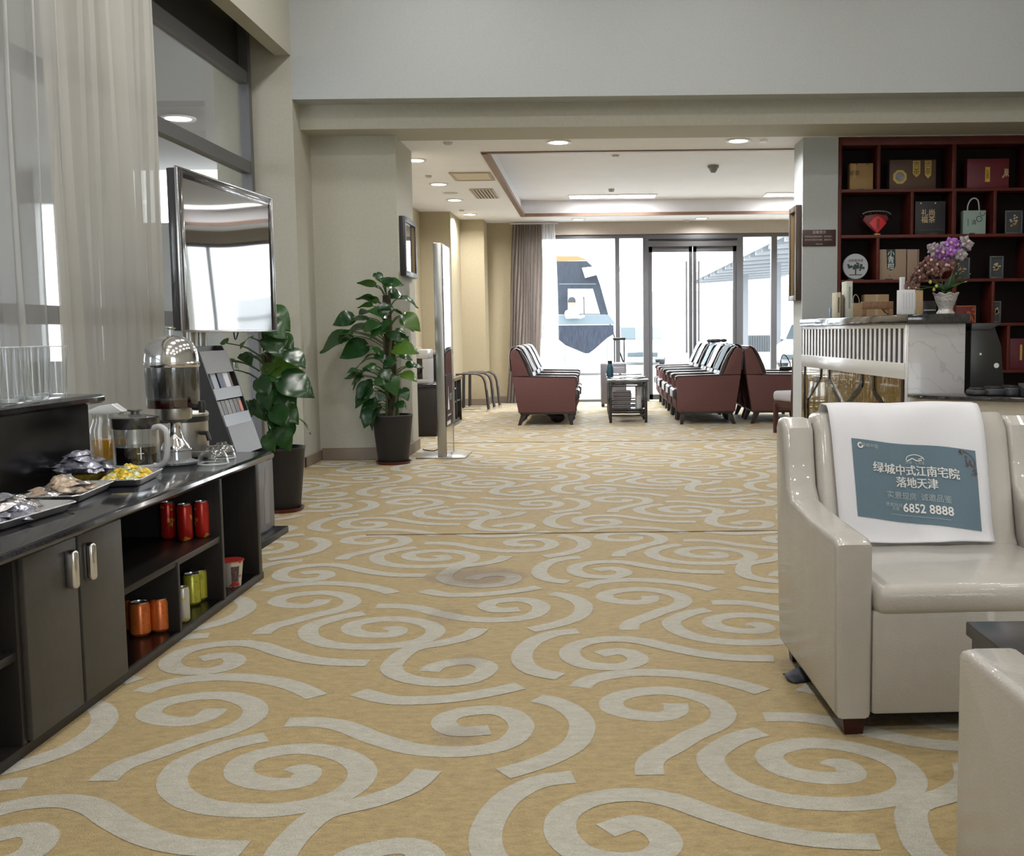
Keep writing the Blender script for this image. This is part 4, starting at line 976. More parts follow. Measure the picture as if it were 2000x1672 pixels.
for (px, py, kind, s) in ((1829,491,2,1.1),(1822,486,2,.9),(1858,476,0,1.15),(1850,481,2,1),(1888,474,2,1.15),(1884,482,2,1.0),(1870,480,0,1),(1838,493,0,1.1),(1846,498,0,1.1),(1856,491,0,1.0),(1828,501,0,1),(1868,499,2,1.1),(1876,498,2,.9),(1822,509,0,.9),(1843,506,0,1),(1815,510,1,1),(1805,520,1,1),(1828,517,1,1.1),(1845,520,1,1.1),(1854,519,1,1.0),(1820,527,1,1),(1808,533,1,1.05),(1795,540,1,1),(1788,548,1,1.1),(1781,553,1,1),(1776,563,1,.9),(1832,531,1,1),(1792,530,1,.8),(1785,541,1,.8),(1789,562,1,.7)):
    fl_ = link('blossom', FL[kind], orc, opx(px, py, random.uniform(-.05, .04)), (random.uniform(-.5, .3), random.uniform(-.4, .4), random.uniform(-.6, .6)))
    fl_.scale = (s, s, s)
    link('lip', lip, fl_)
for (px, py, rot, k) in ((1846, 566, (0, -1.05, .5), 1), (1850, 566, (0, -1.0, .2), 1), (1856, 566, (0, -.9, -.1), 1), (1842, 566, (0, -.35, 2.9), 1), (1838, 566, (0, -.2, 3.4), 0), (1850, 566, (0, -.5, -1), 1), (1845, 566, (0, -.6, 2.2), 0)):
    o = link('leaf', LV[k], orc, opx(px, py), rot); o.scale = (.16, .075, .12)
buds = B()
for px, py in ((1817, 551), (1829, 559), (1824, 566)): q = opx(px, py, -.04); buds.ball(q, .010, .010, .012, 8, 6)
part('buds', buds, M('yellow_green_bud', (.45, .42, .08), .5), orc)
# boxes, books and a till on the ledge
def ledge_box(name, lab, cat, px0, px1, pyt, d, depth, mat, extra=None):
    a = ledge(px0, d); b_ = ledge(px1, d); zt = at(px0, pyt, y=CY + d).z
    t = thing(name, lab, cat, (a.x, CY + d, ZL))
    part('body', B().box(0, b_.x - a.x, 0, depth, .001, zt - ZL, .002), mat, t)
    if extra: extra(t, b_.x - a.x, zt - ZL)
    return t
whp = M('white_card', (.62, .63, .66), .6); kraft = M('kraft_card', (.36, .25, .14), .7, var=.08, vscale=30)
def wx(t, w, h):
    part('kraft_side', B().box(w + .001, w + .05, .001, .10, .001, h - .004, .002), kraft, t)
    for k in range(5): part('print_line', B().box(.012 + .018 * k, .018 + .018 * k, -.0012, .0002, .03, h - .02), M('faint_print', (.5, .51, .56), .6), t)
ledge_box('display_box', 'white card box with kraft side on the reception counter', 'box', 1760, 1787, 566, .18, .10, whp, wx)
ledge_box('leaflet_holder', 'tall narrow white holder behind the white card box', 'holder', 1760, 1767, 541, .40, .05, whp)
ledge_box('card_machine', 'small dark device between the card box and the flower pot', 'device', 1803, 1829, 588, .45, .10, dgm, lambda t, w, h: part('paper_slot', B().box(.005, w - .005, -.001, .002, h * .3, h * .38), whp, t))
ledge_box('book', 'cream-spined book standing at the left on the counter', 'book', 1634, 1642, 571, 1.75, .16, M('cream_spine', (.46, .43, .33), .6, var=.2, vscale=60), lambda t, w, h: part('title_strip', B().box(w * .3, w * .7, -.0008, .0002, h * .2, h * .8), M('brown_print', (.12, .08, .05), .6), t))
ledge_box('book', 'thin brown book leaning second from the left on the counter', 'book', 1643, 1648, 576, 1.75, .15, M('brown_spine', (.18, .12, .08), .6))
ledge_box('book', 'tall pale green-white book standing on the counter', 'book', 1653, 1665, 549, 1.70, .16, M('pale_green_spine', (.50, .52, .46), .55, var=.12, vscale=40), lambda t, w, h: part('title_strip', B().box(w * .35, w * .65, -.0008, .0002, h * .25, h * .85), M('green_grey_print', (.25, .29, .26), .6), t))
ledge_box('card_holder', 'tiny clear blue card holder at the far end of the counter', 'holder', 1621, 1631, 601, 2.2, .04, M('blue_clear_plastic', (.25, .30, .40), .15))
kb = ledge_box('paper_bag', 'small kraft paper bag with cord handle behind the books', 'bag', 1666, 1682, 592, 2.1, .07, kraft)
hb = B(); a = ledge(1666, 2.1); hb.tube(smoothpath([(.012, .03, .09), (.008, .03, .16), (.03, .03, .19), (.055, .03, .15), (.055, .03, .09)], 4), .003, 6); part('cord_handle', hb, M('pale_cord', (.4, .36, .28), .7), kb)
o_ = ledge(1684, 2.25); e_ = ledge(1745, 2.25)
wbx = thing('wooden_stand', 'carved wooden bridge-shaped stand behind the reception counter', 'stand', o_)
wd = M('carved_wood', (.22, .12, .06), .5, var=.3, vscale=25); ww = e_.x - o_.x
part('top_board', B().box(0, ww, 0, .06, .075, .135, .003), wd, wbx); part('side_block', B().box(0, .035, 0, .06, .001, .074, .003), wd, wbx); part('side_block', B().box(ww - .035, ww, 0, .06, .001, .074, .003), wd, wbx); part('carved_bracket', B().prism([(ww - .035, .074), (ww - .085, .074), (ww - .06, .045), (ww - .035, .03)], 'y', .01, .05), wd, wbx)

# ------------------------------------------------------------------ display shelves behind reception
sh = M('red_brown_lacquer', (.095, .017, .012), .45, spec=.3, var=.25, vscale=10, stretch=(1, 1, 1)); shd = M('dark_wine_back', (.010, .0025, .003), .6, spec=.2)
XB0 = XC0 + .305; XB1 = 4.2; YS = YC + .0; DPT = .30
bs_ = thing('display_shelves', 'tall red-brown display shelving behind the reception counter', 'shelving', (XB0, YS, 0))
X_ = lambda px: at(px, 450, y=YS).x - XB0
Z_ = lambda py: at(1820, py, y=YS).z
T_ = .026
rows = [at(1820, q, y=YS).z for q in (279, 371, 460.5, 548, 635, 727)] + [.25]
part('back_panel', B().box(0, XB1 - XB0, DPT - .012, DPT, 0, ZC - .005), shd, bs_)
part('side_board', B().box(0, T_, 0, DPT - .013, 0, ZC - .005, .002), sh, bs_)
part('side_board', B().box(XB1 - XB0 - T_, XB1 - XB0, 0, DPT - .013, 0, ZC - .005, .002), sh, bs_)
part('top_board', B().box(T_, XB1 - XB0 - T_, 0, DPT - .013, rows[0] - T_ / 2, ZC - .005, .002), sh, bs_)
for z in rows[1:]: part('shelf', B().box(T_, XB1 - XB0 - T_, .003, DPT - .013, z - T_ / 2, z + T_ / 2, .002), sh, bs_)
for r_, (pxs) in enumerate(([1717, 1864, 2012], [1782, 1864, 1944, 2030], [1715, 1864, 2012], [1780, 1864, 1940, 2030], [1716, 1864, 1970], [1782, 1864, 1944])):
    for px in pxs:
        x = at(px, (279, 371, 460, 548, 635, 727)[r_] + 40, y=YS).x - XB0; w = .036 if px == 1864 else T_
        part('divider', B().box(x - w/2, x + w/2, .005, DPT - .013, rows[r_ + 1] + T_ / 2, rows[r_] - T_ / 2, .002), sh, bs_)
def on_shelf(name, lab, cat, px0, px1, pyt, row, dep, mat, dy=.05, group=None):
    """box standing on shelf row; returns thing + width + height"""
    zb = rows[row] + T_ / 2 + .001; y = YS + dy
    x0 = at(px0, 450, y=y).x; x1 = at(px1, 450, y=y).x; zt = at((px0 + px1) / 2, pyt, y=y).z
    t = thing(name, lab, cat, (x0, y, zb), 0, group); w, h = x1 - x0, zt - zb
    if mat: part('body', B().box(0, w, 0, dep, 0, h, .002), mat, t)
    return t, w, h
goldp = M('gold_print', (.50, .34, .07), .4, .2); blackp = M('black_print', (.015, .015, .015), .6); whitep = M('white_print', (.7, .7, .7), .5)
def plate(t, x0, x1, z0, z1, mat, name='label_panel', y=-.0016):
    return part(name, B().box(x0, x1, y, .0005, z0, z1), mat, t)
t, w, h = on_shelf('gift_box', 'kraft brown gift bag on the top left shelf', 'gift bag', 1659, 1704, 319, 1, .10, M('kraft_gift_bag', (.30, .19, .075), .65))
plate(t, w * .12, w * .27, h * .45, h * .95, M('ochre_label', (.38, .23, .06), .5)); text('printed_label', '好茶', .045, blackp, t, FRONT(w * .195, -.002, h * .62), line=.9); plate(t, w * .35, w * .6, -.0, h * .03, blackp, 'base_clip')
for fx in (.28, .74): part('cord_hole', B().lathe([(0, 0), (.005, 0), (.005, .002), (0, .002)], seg=8), blackp, t, loc=(w * fx, -.001, h * .96), rot=(R(90), 0, 0))
t, w, h = on_shelf('gift_box', 'wide brown gift box with gold octagon emblem and two gold labels', 'gift box', 1736, 1826, 312, 1, .10, M('dark_brown_gift_box', (.075, .038, .022), .5))
e = B().lathe([(0, 0), (.060, 0), (.062, .003), (0, .004)], seg=8, a0=R(22.5), a1=R(382.5)); part('gold_emblem', e, goldp, t, loc=(w * .22, -.001, h * .42), rot=(R(90), 0, 0), smooth=False)
e = B().lathe([(0, 0), (.040, 0), (.040, .0015), (0, .002)], seg=20); part('emblem_picture', e, M('grey_blue_print', (.20, .20, .23), .4, var=.7, vscale=60), t, loc=(w * .22, -.0048, h * .42), rot=(R(90), 0, 0))
for fx, wd_ in ((.58, .062), (.83, .055)):
    z0 = h * .40 if fx < .7 else h * .36
    b = B().prism([(-wd_ / 2, h * .96), (wd_ / 2, h * .96), (wd_ / 2, z0 + .03), (0, z0), (-wd_ / 2, z0 + .03)], 'y', -.0016, .0004); part('gold_label', b, goldp, t, loc=(w * fx, 0, 0))
    text('label_lettering', '贡\n茶', .06, blackp, t, FRONT(w * fx, -.002, h * .70), line=.95)
t, w, h = on_shelf('gift_box', 'maroon gift box with yellow title strip and gold figure', 'gift box', 1887, 1968, 310, 1, .10, M('maroon_gift_box', (.125, .008, .020), .45))
plate(t, w * .43, w * .54, h * .22, h * .72, M('yellow_title', (.60, .40, .03), .5)); text('label_lettering', '礼\n盒\n茶', .030, M('dark_red_print', (.15, .02, .01), .5), t, FRONT(w * .485, -.002, h * .47), line=.9)
b = B(); random.seed(2)
for q in range(9): b.tube(smoothpath([(random.uniform(-.03, .03), 0, random.uniform(-.04, .04)) for _ in range(3)], 3), .003, 5)
part('gold_figure', b, M('pale_gold_print', (.60, .40, .25), .4, .3), t, loc=(w * .91, -.003, h * .50))
# row 2
t, w, h = on_shelf('fan_ornament', 'red heart-shaped ornament with black ribbed top on a gold foot', 'ornament', 1683, 1741, 407, 2, .0, None, dy=.09)
redl = M('bright_red_lacquer', (.62, .02, .03), .35); dred = M('dark_red_side', (.16, .008, .012), .4)
b = B().prism([(w * .5, .018), (w * .72, .075), (w * .90, .14), (w * .86, .175), (w * .5, .185), (w * .1, .175), (w * .04, .13), (w * .24, .075)], 'y', 0, .05, .008); part('body', b, dred, t)
b = B().prism([(w * .52, .020), (w * .66, .055), (w * .82, .105), (w * .70, .145), (w * .54, .168), (w * .38, .145), (w * .24, .105), (w * .40, .055)], 'y', -.008, .0, .003); part('red_diamond', b, redl, t)
text('ornament_lettering', '福\n运\n茶', .032, blackp, t, FRONT(w * .54, -.009, .100), line=.9)
b = B()
for k in range(11):
    u = k / 10; x = w * (-.02 + 1.06 * u); z = .165 + .032 * math.sin(math.pi * u) ; b.ball((x, .02, z), .014, .03, .020, 8, 6)
part('ribbed_top', b, M('black_glossy_rim', (.03, .03, .03), .2, .3, coat=.4), t)
part('rim_highlight', B().tube(smoothpath([(w * .02, -.006, .185), (w * .2, -.01, .203), (w * .5, -.012, .208), (w * .8, -.008, .203), (w * .98, -.004, .18)], 4), .005, 6), M('rim_highlight_silver', (.4, .4, .4), .3, .7), t)  # highlight on the glossy rim, modelled as a grey tube
part('gold_foot', B().box(w * .43, w * .62, -.01, .04, 0, .018, .002), goldp, t)
t, w, h = on_shelf('gift_bag', 'black gift bag with gold characters in the middle shelf', 'gift bag', 1787, 1846, 393, 2, .09, M('black_gift_bag', (.022, .022, .028), .5, var=.15, vscale=80))
text('gold_lettering', '礼尚\n福茶', .062, M('bright_gold_print', (.72, .55, .30), .4), t, FRONT(w * .43, -.002, h * .54), line=.95)
plate(t, .003, w - .003, h * .13, h * .145, M('grey_crease', (.05, .05, .055), .5), 'crease'); text('maker_line', '茗茶世家', .014, M('rose_print', (.25, .09, .07), .5), t, FRONT(w * .62, -.002, h * .03))
for fx in (.18, .66): part('eyelet', B().lathe([(0, 0), (.006, 0), (.006, .002), (0, .002)], seg=10), whitep, t, loc=(w * fx, -.001, h * .94), rot=(R(90), 0, 0))
t, w, h = on_shelf('gift_bag', 'pale green gift bag with a white cord handle', 'gift bag', 1881, 1925, 411, 2, .08, M('celadon_bag', (.30, .40, .36), .6))
part('cord_handle', B().tube(smoothpath([(w * .22, .02, h - .01), (w * .22, .02, h + .04), (w * .34, .02, h + .09), (w * .52, .02, h + .105), (w * .68, .02, h + .08), (w * .74, .02, h - .01)], 5), .006, 8), M('white_cord', (.5, .5, .5), .6), t)
b = B(); b.lathe([(.020, 0), (.026, 0)], (w * .70, h * .64, 0), 14); b.lathe([(.018, 0), (.023, 0)], (w * .84, h * .88, 0), 14, R(150), R(380)); part('ring_print', b, M('dark_green_print', (.03, .06, .05), .6), t, loc=(0, -.0015, 0), rot=(R(90), 0, 0))
text('bag_lettering', '清', .045, MATS['dark_green_print'], t, FRONT(w * .47, -.002, h * .48)); plate(t, w * .20, w * .225, h * .35, h * .65, MATS['dark_green_print'], 'fine_line'); plate(t, w * .28, w * .52, -.0, h * .05, blackp, 'base_clip')
def picture(lab, px0, px1, pyt, row, dy, seedv, tilt=0):
    t, w, h = on_shelf('picture_frame', lab, 'picture frame', px0, px1, pyt, row, 0, None, dy=dy, group='small framed flower pictures on the shelves')
    fr = M('pewter_frame', (.11, .115, .13), .35, .4); q = .014
    part('frame', B().box(0, q, 0, .02, 0, h, .002).box(w - q, w, 0, .02, 0, h, .002).box(q, w - q, 0, .02, 0, q, .002).box(q, w - q, 0, .02, h - q, h, .002), fr, t)
    part('backing', B().box(q, w - q, .008, .016, q, h - q), M('dark_slate_mount', (.045, .05, .055), .6), t)
    random.seed(seedv); f = [B(), B(), B()]
    for k in range(13):
        a = random.uniform(0, 6.28); r = random.uniform(.005, .035) * w / .13
        x, z = w * .5 + r * math.cos(a), h * .52 + r * 1.3 * math.sin(a)
        b = f[0 if z > h * .52 else (1 if k % 2 else 2)]
        b.prism([(x - .010, z), (x, z - .006), (x + .013, z + .003), (x + .002, z + .012)], 'y', .005, .009)
    part('pale_petals', f[0], M('cream_petal', (.50, .50, .38), .6), t); part('orange_petals', f[1], M('orange_petal', (.60, .30, .05), .6), t); part('grey_leaves', f[2], M('sage_leaf', (.28, .32, .30), .6), t)
    return t
picture('dark framed flower picture right of the green gift bag', 1963, 1997, 411, 2, .06, 1)
picture('dark framed flower picture half behind the orchid', 1862, 1896, 503, 3, .06, 2)
picture('dark framed flower picture alone on the shelf right of the orchid', 1935, 1962, 500, 3, .06, 3)
picture('narrow dark framed picture in the fourth shelf row near the right edge', 1942, 1959, 588, 4, .06, 4)
# row 3
t, w, h = on_shelf('tea_cake', 'round white disc printed with a green tree on a small stand', 'tea cake', 1647, 1697, 491, 3, .0, None, dy=.06)
r = w / 2; part('disc', B().lathe([(0, 0), (r - .004, 0), (r, .006), (r, .02), (r - .004, .026), (0, .026)], seg=40), M('white_paper_disc', (.44, .46, .50), .6), t, loc=(r, .028, r + .006), rot=(R(90), 0, 0))
b = B(); random.seed(8)
for k in range(26):
    a = random.uniform(0, 6.28); q = random.uniform(0, .8) * r; b.lathe([(0, 0), (random.uniform(.008, .016), 0)], (q * math.cos(a) * .95, q * math.sin(a) * .38 - .004, .0001 * k), 7)
b.box(-.006, .006, -r * .62, -r * .1, 0, .0004); b.box(-r * .5, r * .5, -r * .68, -r * .62, 0, .0004)
part('tree_print', b, M('dark_tree_print', (.035, .065, .05), .7), t, loc=(r, .0012, r + .006), rot=(R(90), 0, 0), smooth=False)
text('disc_lettering', '古树普洱茶', .026, blackp, t, FRONT(r, .0005, r * 1.50))
part('stand', B().box(r * .4, r * 1.6, -.012, .05, 0, .008, .002).box(r * .5, r * .62, .03, .04, .008, .05).box(r * 1.38, r * 1.5, .03, .04, .008, .05), M('dark_stand', (.05, .03, .025), .4), t)
beig = M('beige_gift_box', (.33, .24, .17), .6)
t, w, h = on_shelf('gift_box', 'beige gift box with dark green calligraphy label', 'gift box', 1719, 1771, 487, 3, .10, beig)
part('green_label', B().prism([(w * .24, h), (w * .58, h), (w * .60, h * .45), (w * .52, h * .33), (w * .40, h * .30), (w * .28, h * .36)], 'y', -.0016, .0004), M('deep_green_label', (.012, .035, .028), .5), t)
text('label_lettering', '小\n青\n柑', .060, whitep, t, FRONT(w * .42, -.002, h * .64), line=.92); text('box_mark', '口', .02, blackp, t, FRONT(w * .38, -.002, h * .13)); plate(t, w * .2, w * .5, 0, h * .03, blackp, 'base_clip')
t, w, h = on_shelf('gift_box', 'plain beige gift box partly behind the orchid', 'gift box', 1773, 1796, 487, 3, .09, M('beige_gift_box_dark', (.29, .21, .16), .6))
part('lid_seam', B().box(w * .86, w * .9, -.001, .0003, 0, h), M('grey_crease', (.05, .05, .055), .5), t)
t, w, h = on_shelf('gift_box', 'red box with gold dragon-cloud pattern in the fourth row', 'gift box', 1868, 1909, 597, 4, .10, M('deep_red_box', (.16, .01, .012), .5))
b = B(); random.seed(4)
for k in range(14):
    x, z = random.uniform(w * .62, w * .95), random.uniform(h * .05, h * .95); b.lathe([(.006, 0), (.011, 0)], (x, z, 0), 8, R(random.uniform(0, 180)), R(random.uniform(250, 420)))
part('gold_scrolls', b, M('copper_gold_print', (.45, .22, .07), .35, .4), t, loc=(0, -.0015, 0), rot=(R(90), 0, 0), smooth=False); part('gold_edge', B().box(0, w, -.001, .0003, h * .96, h).box(w * .97, w, -.001, .0003, 0, h), MATS['copper_gold_print'], t)
t, w, h = on_shelf('gift_box', 'plain wine red box low on the shelves at the right edge', 'gift box', 1978, 2022, 661, 5, .12, M('wine_red_box', (.10, .006, .018), .5))
plate(t, w * .45, w * .55, h * .3, h * .8, goldp)
t, w, h = on_shelf('paper_carton', 'brown carton standing in the fourth row behind the wooden stand', 'carton', 1690, 1738, 575, 4, .12, M('kraft_card', (.36, .25, .14), .7))
part('tape', B().box(w * .45, w * .55, -.001, .0003, 0, h), M('pale_tape', (.42, .34, .22), .4), t)
# ---- notice on the pilaster, picture on the column side
nt_ = thing('notice_board', 'dark maroon notice with small white characters on the column', 'sign', (at(1567, 449, y=YC).x, YC - .001, at(1600, 481, y=YC).z))
nw = at(1633, 449, y=YC).x - at(1567, 449, y=YC).x - .004; nh = at(1600, 449, y=YC).z - at(1600, 481, y=YC).z
part('board', B().box(0, nw, -.010, 0, 0, nh, .002), M('dark_maroon_board', (.045, .015, .015), .4), nt_)
pr_ = M('cream_print', (.45, .40, .36), .5)
text('title', '温馨提示', .030, pr_, nt_, FRONT(nw / 2, -.0108, nh * .84)); text('line', '贵重物品请随身携带，请勿遗忘。', .0165, pr_, nt_, FRONT(nw / 2, -.0108, nh * .58)); text('line', '请勿在休息区内吸烟，谢谢合作。', .0165, pr_, nt_, FRONT(nw / 2, -.0108, nh * .38)); text('line', '贵宾休息室', .012, pr_, nt_, FRONT(nw / 2, -.0108, nh * .12))
def wall_picture(lab, x, y0, y1, z0, z1, face, fm, art):
    t = thing('wall_picture', lab, 'picture', (x, (y0 + y1) / 2, (z0 + z1) / 2)); hw, hh = (y1 - y0) / 2, (z1 - z0) / 2; s = face; q = .045
    a, b_ = (0, s * .05) if s > 0 else (s * .05, 0)
    part('frame', B().box(a, b_, -hw, -hw + q, -hh, hh, .004).box(a, b_, hw - q, hw, -hh, hh, .004).box(a, b_, -hw + q, hw - q, -hh, -hh + q, .004).box(a, b_, -hw + q, hw - q, hh - q, hh, .004), fm, t)
    part('inner_moulding', B().box(min(a, b_) + .012, max(a, b_) - .014, -hw + q, -hw + q + .015, -hh + q, hh - q).box(min(a, b_) + .012, max(a, b_) - .014, hw - q - .015, hw - q, -hh + q, hh - q), M('gold_bead', (.35, .25, .12), .35, .6), t)
    part('print', B().box(s * .012 - .002, s * .012 + .002, -hw + q, hw - q, -hh + q, hh - q), art, t)
    part('glazing', B().box(s * .024 - .001, s * .024 + .001, -hw + q, hw - q, -hh + q, hh - q), thin_glass('picture_glass', (.95, .95, .95), 1.3, .0, 1.5, .02), t)
    return t
artm = M('landscape_print', (.20, .19, .17), .6, var=.7, vscale=6)
wall_picture('dark framed picture on the inner side of the right column', XC0 - .001, YC + .03, YC + .37, at(1550, 587, y=YC + .1).z, at(1550, 402, y=YC + .1).z, -1, M('brown_black_frame', (.05, .03, .022), .3), artm)
wall_picture('dark framed picture on the side of the left pier', XP + .001, 9.03, 9.60, 1.535, 2.03, 1, M('black_picture_frame', (.03, .03, .032), .3), artm)
# ================================================================== FAR LOUNGE
mcloth = M('maroon_upholstery', (.125, .052, .050), .8, var=.12, vscale=60, bump=.2, bscale=260)
dleath = M('dark_brown_leather', (.035, .022, .024), .30, coat=.2, bump=.08, bscale=60)
dlegm = M('dark_chair_leg', (.030, .020, .017), .35)
def make_chair(loc, rz, lab, grp):
    """front = +x, width along y 0..W"""
    Wd = .70
    t = thing('lounge_armchair', lab, 'armchair', loc, rz, grp)
    for y0 in (0, Wd - .085):
        part('side_panel', B().prism([(.075, .145), (.705, .145), (.72, .19), (.73, .52), (.715, .535), (.02, .553), (.012, .54)], 'y', y0, y0 + .085, .012, 2), mcloth, t)
        part('arm_pad', B().prism([(.20, .545), (.715, .532), (.735, .50), (.745, .50), (.742, .54), (.715, .553), (.20, .562)], 'y', y0 + .003, y0 + .082, .004), dleath, t)
    part('backrest_shell', B().prism([(.012, .555), (-.012, .80), (.005, .845), (.04, .862), (.075, .84), (.13, .74), (.185, .60), (.205, .555)], 'y', .004, Wd - .004, .012, 2), mcloth, t)
    part('back_cushion', B().prism([(.14, .30), (.30, .34), (.27, .50), (.215, .66), (.16, .78), (.11, .855), (.06, .878), (.03, .868), (.075, .845), (.12, .76), (.16, .60)], 'y', .05, Wd - .05, .014, 2), dleath, t)
    part('seat_cushion', B().prism([(.13, .28), (.74, .28), (.765, .30), (.765, .38), (.745, .40), (.13, .385)], 'y', .09, Wd - .09, .02, 3), dleath, t)
    part('seat_frame', B().prism([(.10, .148), (.71, .148), (.735, .20), (.735, .278), (.10, .278)], 'y', .087, Wd - .087), mcloth, t)
    part('base_rail', B().box(.09, .69, .012, Wd - .012, .125, .146, .004), dlegm, t)
    for y in (.06, Wd - .06):
        part('leg', B().prism([(.10, .126), (.165, .126), (.10, .0), (.062, .0)], 'y', y - .022, y + .022, .004), dlegm, t)
        part('leg', B().prism([(.625, .126), (.685, .126), (.69, .0), (.655, .0)], 'y', y - .022, y + .022, .004), dlegm, t)
    return t
# left row faces +x, right row faces -x, a back-to-back row behind it faces +x
ord_ = ['nearest', 'middle', 'farthest']
for i, y in enumerate((12.05, 12.86, 13.66)):
    lab = 'maroon and dark leather lounge armchair, %s of the row on the left facing the tables' % ord_[i]
    if i == 0: ch0 = make_chair((-.925, y, 0), 0, lab, 'lounge armchairs in the far room')
    else: dup(ch0, (-.915, y, 0), 0, lab)
ws = ['nearest', 'second', 'third', 'fourth', 'farthest']
for i, y in enumerate((11.95, 12.70, 13.45, 14.45, 15.2)):
    lab = 'maroon and dark leather lounge armchair, %s of the row right of the tables' % ws[i]
    dup(ch0, (1.66 - .0 * i, y + .70, 0), R(180), lab)
for i, y in enumerate((11.95, 12.72)):
    dup(ch0, (1.70, y, 0), 0, 'maroon lounge armchair turned away, %s of the pair backing onto the right row' % ('nearer', 'farther')[i])
# cloth covers over the backs; left row's stand in for overexposed white edges
covw = M('white_headrest_cloth', (.66, .68, .72), .85); covb = M('blue_grey_headrest_cloth', (.30, .38, .46), .85)
def headcloth(lab, loc, rz, m, grp):
    t = thing('headrest_cover', lab, 'cover', loc, rz, grp)
    pth = smoothpath([(-.022, .60), (-.030, .80), (-.005, .868), (.045, .890), (.10, .880), (.150, .80), (.200, .69), (.245, .60)], 5)
    b = B()
    def fn(u, v):
        f = v * (len(pth) - 1); i = min(int(f), len(pth) - 2); q = pth[i].lerp(pth[i+1], f - i)
        return (q.x + .012 * (v > .55) + .003 * math.sin(9 * u + 5 * v), .13 + .44 * u, q.y + .006)
    b.grid(fn, 10, 30); part('cloth', b, m, t, solid=.003, ang=180); return t
hc = headcloth('white cloth over the back of the nearest left-row armchair', (-.925, 12.05, 0), 0, covw, 'cloths over the lounge chair backs')
for i, y in enumerate((12.86, 13.66)): dup(hc, (-.915, y, 0), 0, 'white sheet added for the overexposed back of the %s left-row armchair' % ('middle', 'farthest')[i])
hb_ = headcloth('blue-grey cloth over the nearest right-row armchair', (1.66, 12.65, 0), R(180), covb, 'cloths over the lounge chair backs')
for i, y in enumerate((12.70, 13.45, 14.45, 15.2)): dup(hb_ if i % 2 else hc, (1.66, y + .7, 0), R(180), 'cloth over the %s right-row armchair back' % ('second', 'third', 'fourth', 'farthest')[i])
# shoes / dark bag under the near left chair, bag and scarf on chairs
bg = thing('travel_bag', 'small dark bag lying under the nearest left armchair', 'bag', (-.42, 12.42, 0))
part('body', B().ball((0, 0, .06), .085, .07, .058, 14, 8), M('dark_maroon_bag', (.03, .010, .014), .6), bg)
part('flap', B().prism([(-.13, .10), (-.02, .10), (-.01, .045), (-.045, .06), (-.07, .03), (-.085, .07)], 'y', -.06, .04, .005), M('dark_maroon_bag', (.03, .010, .014), .6), bg)
hbg = thing('handbag', 'black handbag with a thin looped handle on the rear chair arm', 'handbag', (2.28, 12.72 + .043, .563))
part('body', B().box(-.06, .09, -.035, .035, 0, .05, .015, 3), blk, hbg)
part('handle', B().tube(smoothpath([(-.04, 0, .045), (-.045, 0, .12), (-.02, 0, .19), (.02, 0, .17), (.06, 0, .10), (.07, 0, .045)], 5), .006, 8), blk, hbg)
sc_ = thing('scarf', 'bunched black scarf on top of a far right-row chair back', 'scarf', (1.60, 13.85, .893))
b = B(); random.seed(12)
for k in range(9): b.ball((random.uniform(-.09, .09), random.uniform(-.12, .12), .018 + random.uniform(0, .012)), .045, .05, .022, 8, 6)
part('bunched_cloth', b, M('black_knit', (.015, .015, .017), .9), sc_)
# nested side tables
tblm = M('black_lacquer_frame', (.022, .018, .018), .22, .2, coat=.4); tglass = M('glossy_table_top', (.10, .10, .105), .06, 0, spec=1, coat=1)
def make_table(loc, lab):
    t = thing('side_table', lab, 'table', loc, 0, 'side tables between the armchairs')
    w, d, h = .44, .50, .50
    for x in (0, w - .032):
        for y in (0, d - .032): part('leg', B().box(x, x + .032, y, y + .032, 0, h - .03, .003), tblm, t)
    part('tabletop', B().box(-.015, w + .015, -.015, d + .015, h - .03, h, .006), tglass, t)
    for z in (h - .085, .145, .075):
        part('rail', B().box(.032, w - .032, .004, .022, z, z + .018, .002), tblm, t); part('rail', B().box(.032, w - .032, d - .022, d - .004, z, z + .018, .002), tblm, t)
    part('shelf', B().box(.03, w - .03, .02, d - .02, .148, .160, .002), tglass, t)
    return t
tb0 = make_table((.178, 12.28, 0), 'glossy black side table with a magazine stack on its shelf, nearest of the row')
dup(tb0, (.178, 13.05, 0), 0, 'glossy black side table carrying the blue bottle, middle of the row')
dup(tb0, (.178, 13.85, 0), 0, 'glossy black side table, farthest of the row before the window')
random.seed(31)
for k in range(9):
    m_ = M('magazine_%d' % (k % 4), ((.09, .075, .085), (.12, .10, .10), (.06, .06, .07), (.15, .12, .13))[k % 4], .35)
    o = part('magazine', B().box(-.105, .105, -.14, .14, 0, .015, .002), m_, None, loc=(.33 + random.uniform(-.006, .006), 12.50 + random.uniform(-.01, .01), .161 + k * .0225), rot=(0, 0, random.uniform(-.04, .04)))
    tag(o, '%s magazine from the bottom of the stack under the nearest side table' % ('first', 'second', 'third', 'fourth', 'fifth', 'sixth', 'seventh', 'eighth', 'ninth')[k], 'magazine', 'magazines stacked under the near table')
    part('pages', B().box(-.104, .107, -.139, .139, .004, .019), M('grey_pages', (.30, .29, .30), .6), o)
rl = thing('paper_roll', 'white paper roll standing on the nearest table shelf', 'roll', (.52, 12.46, .161)); part('roll', B().lathe([(0, 0), (.035, 0), (.036, .004), (.036, .24), (.034, .244), (.012, .244), (.012, .22), (0, .22)], seg=20), M('white_paper', (.62, .62, .62), .8), rl)
nw_ = thing('newspaper', 'folded white newspaper lying on the nearest side table', 'newspaper', (.37, 12.53, .501), R(8))
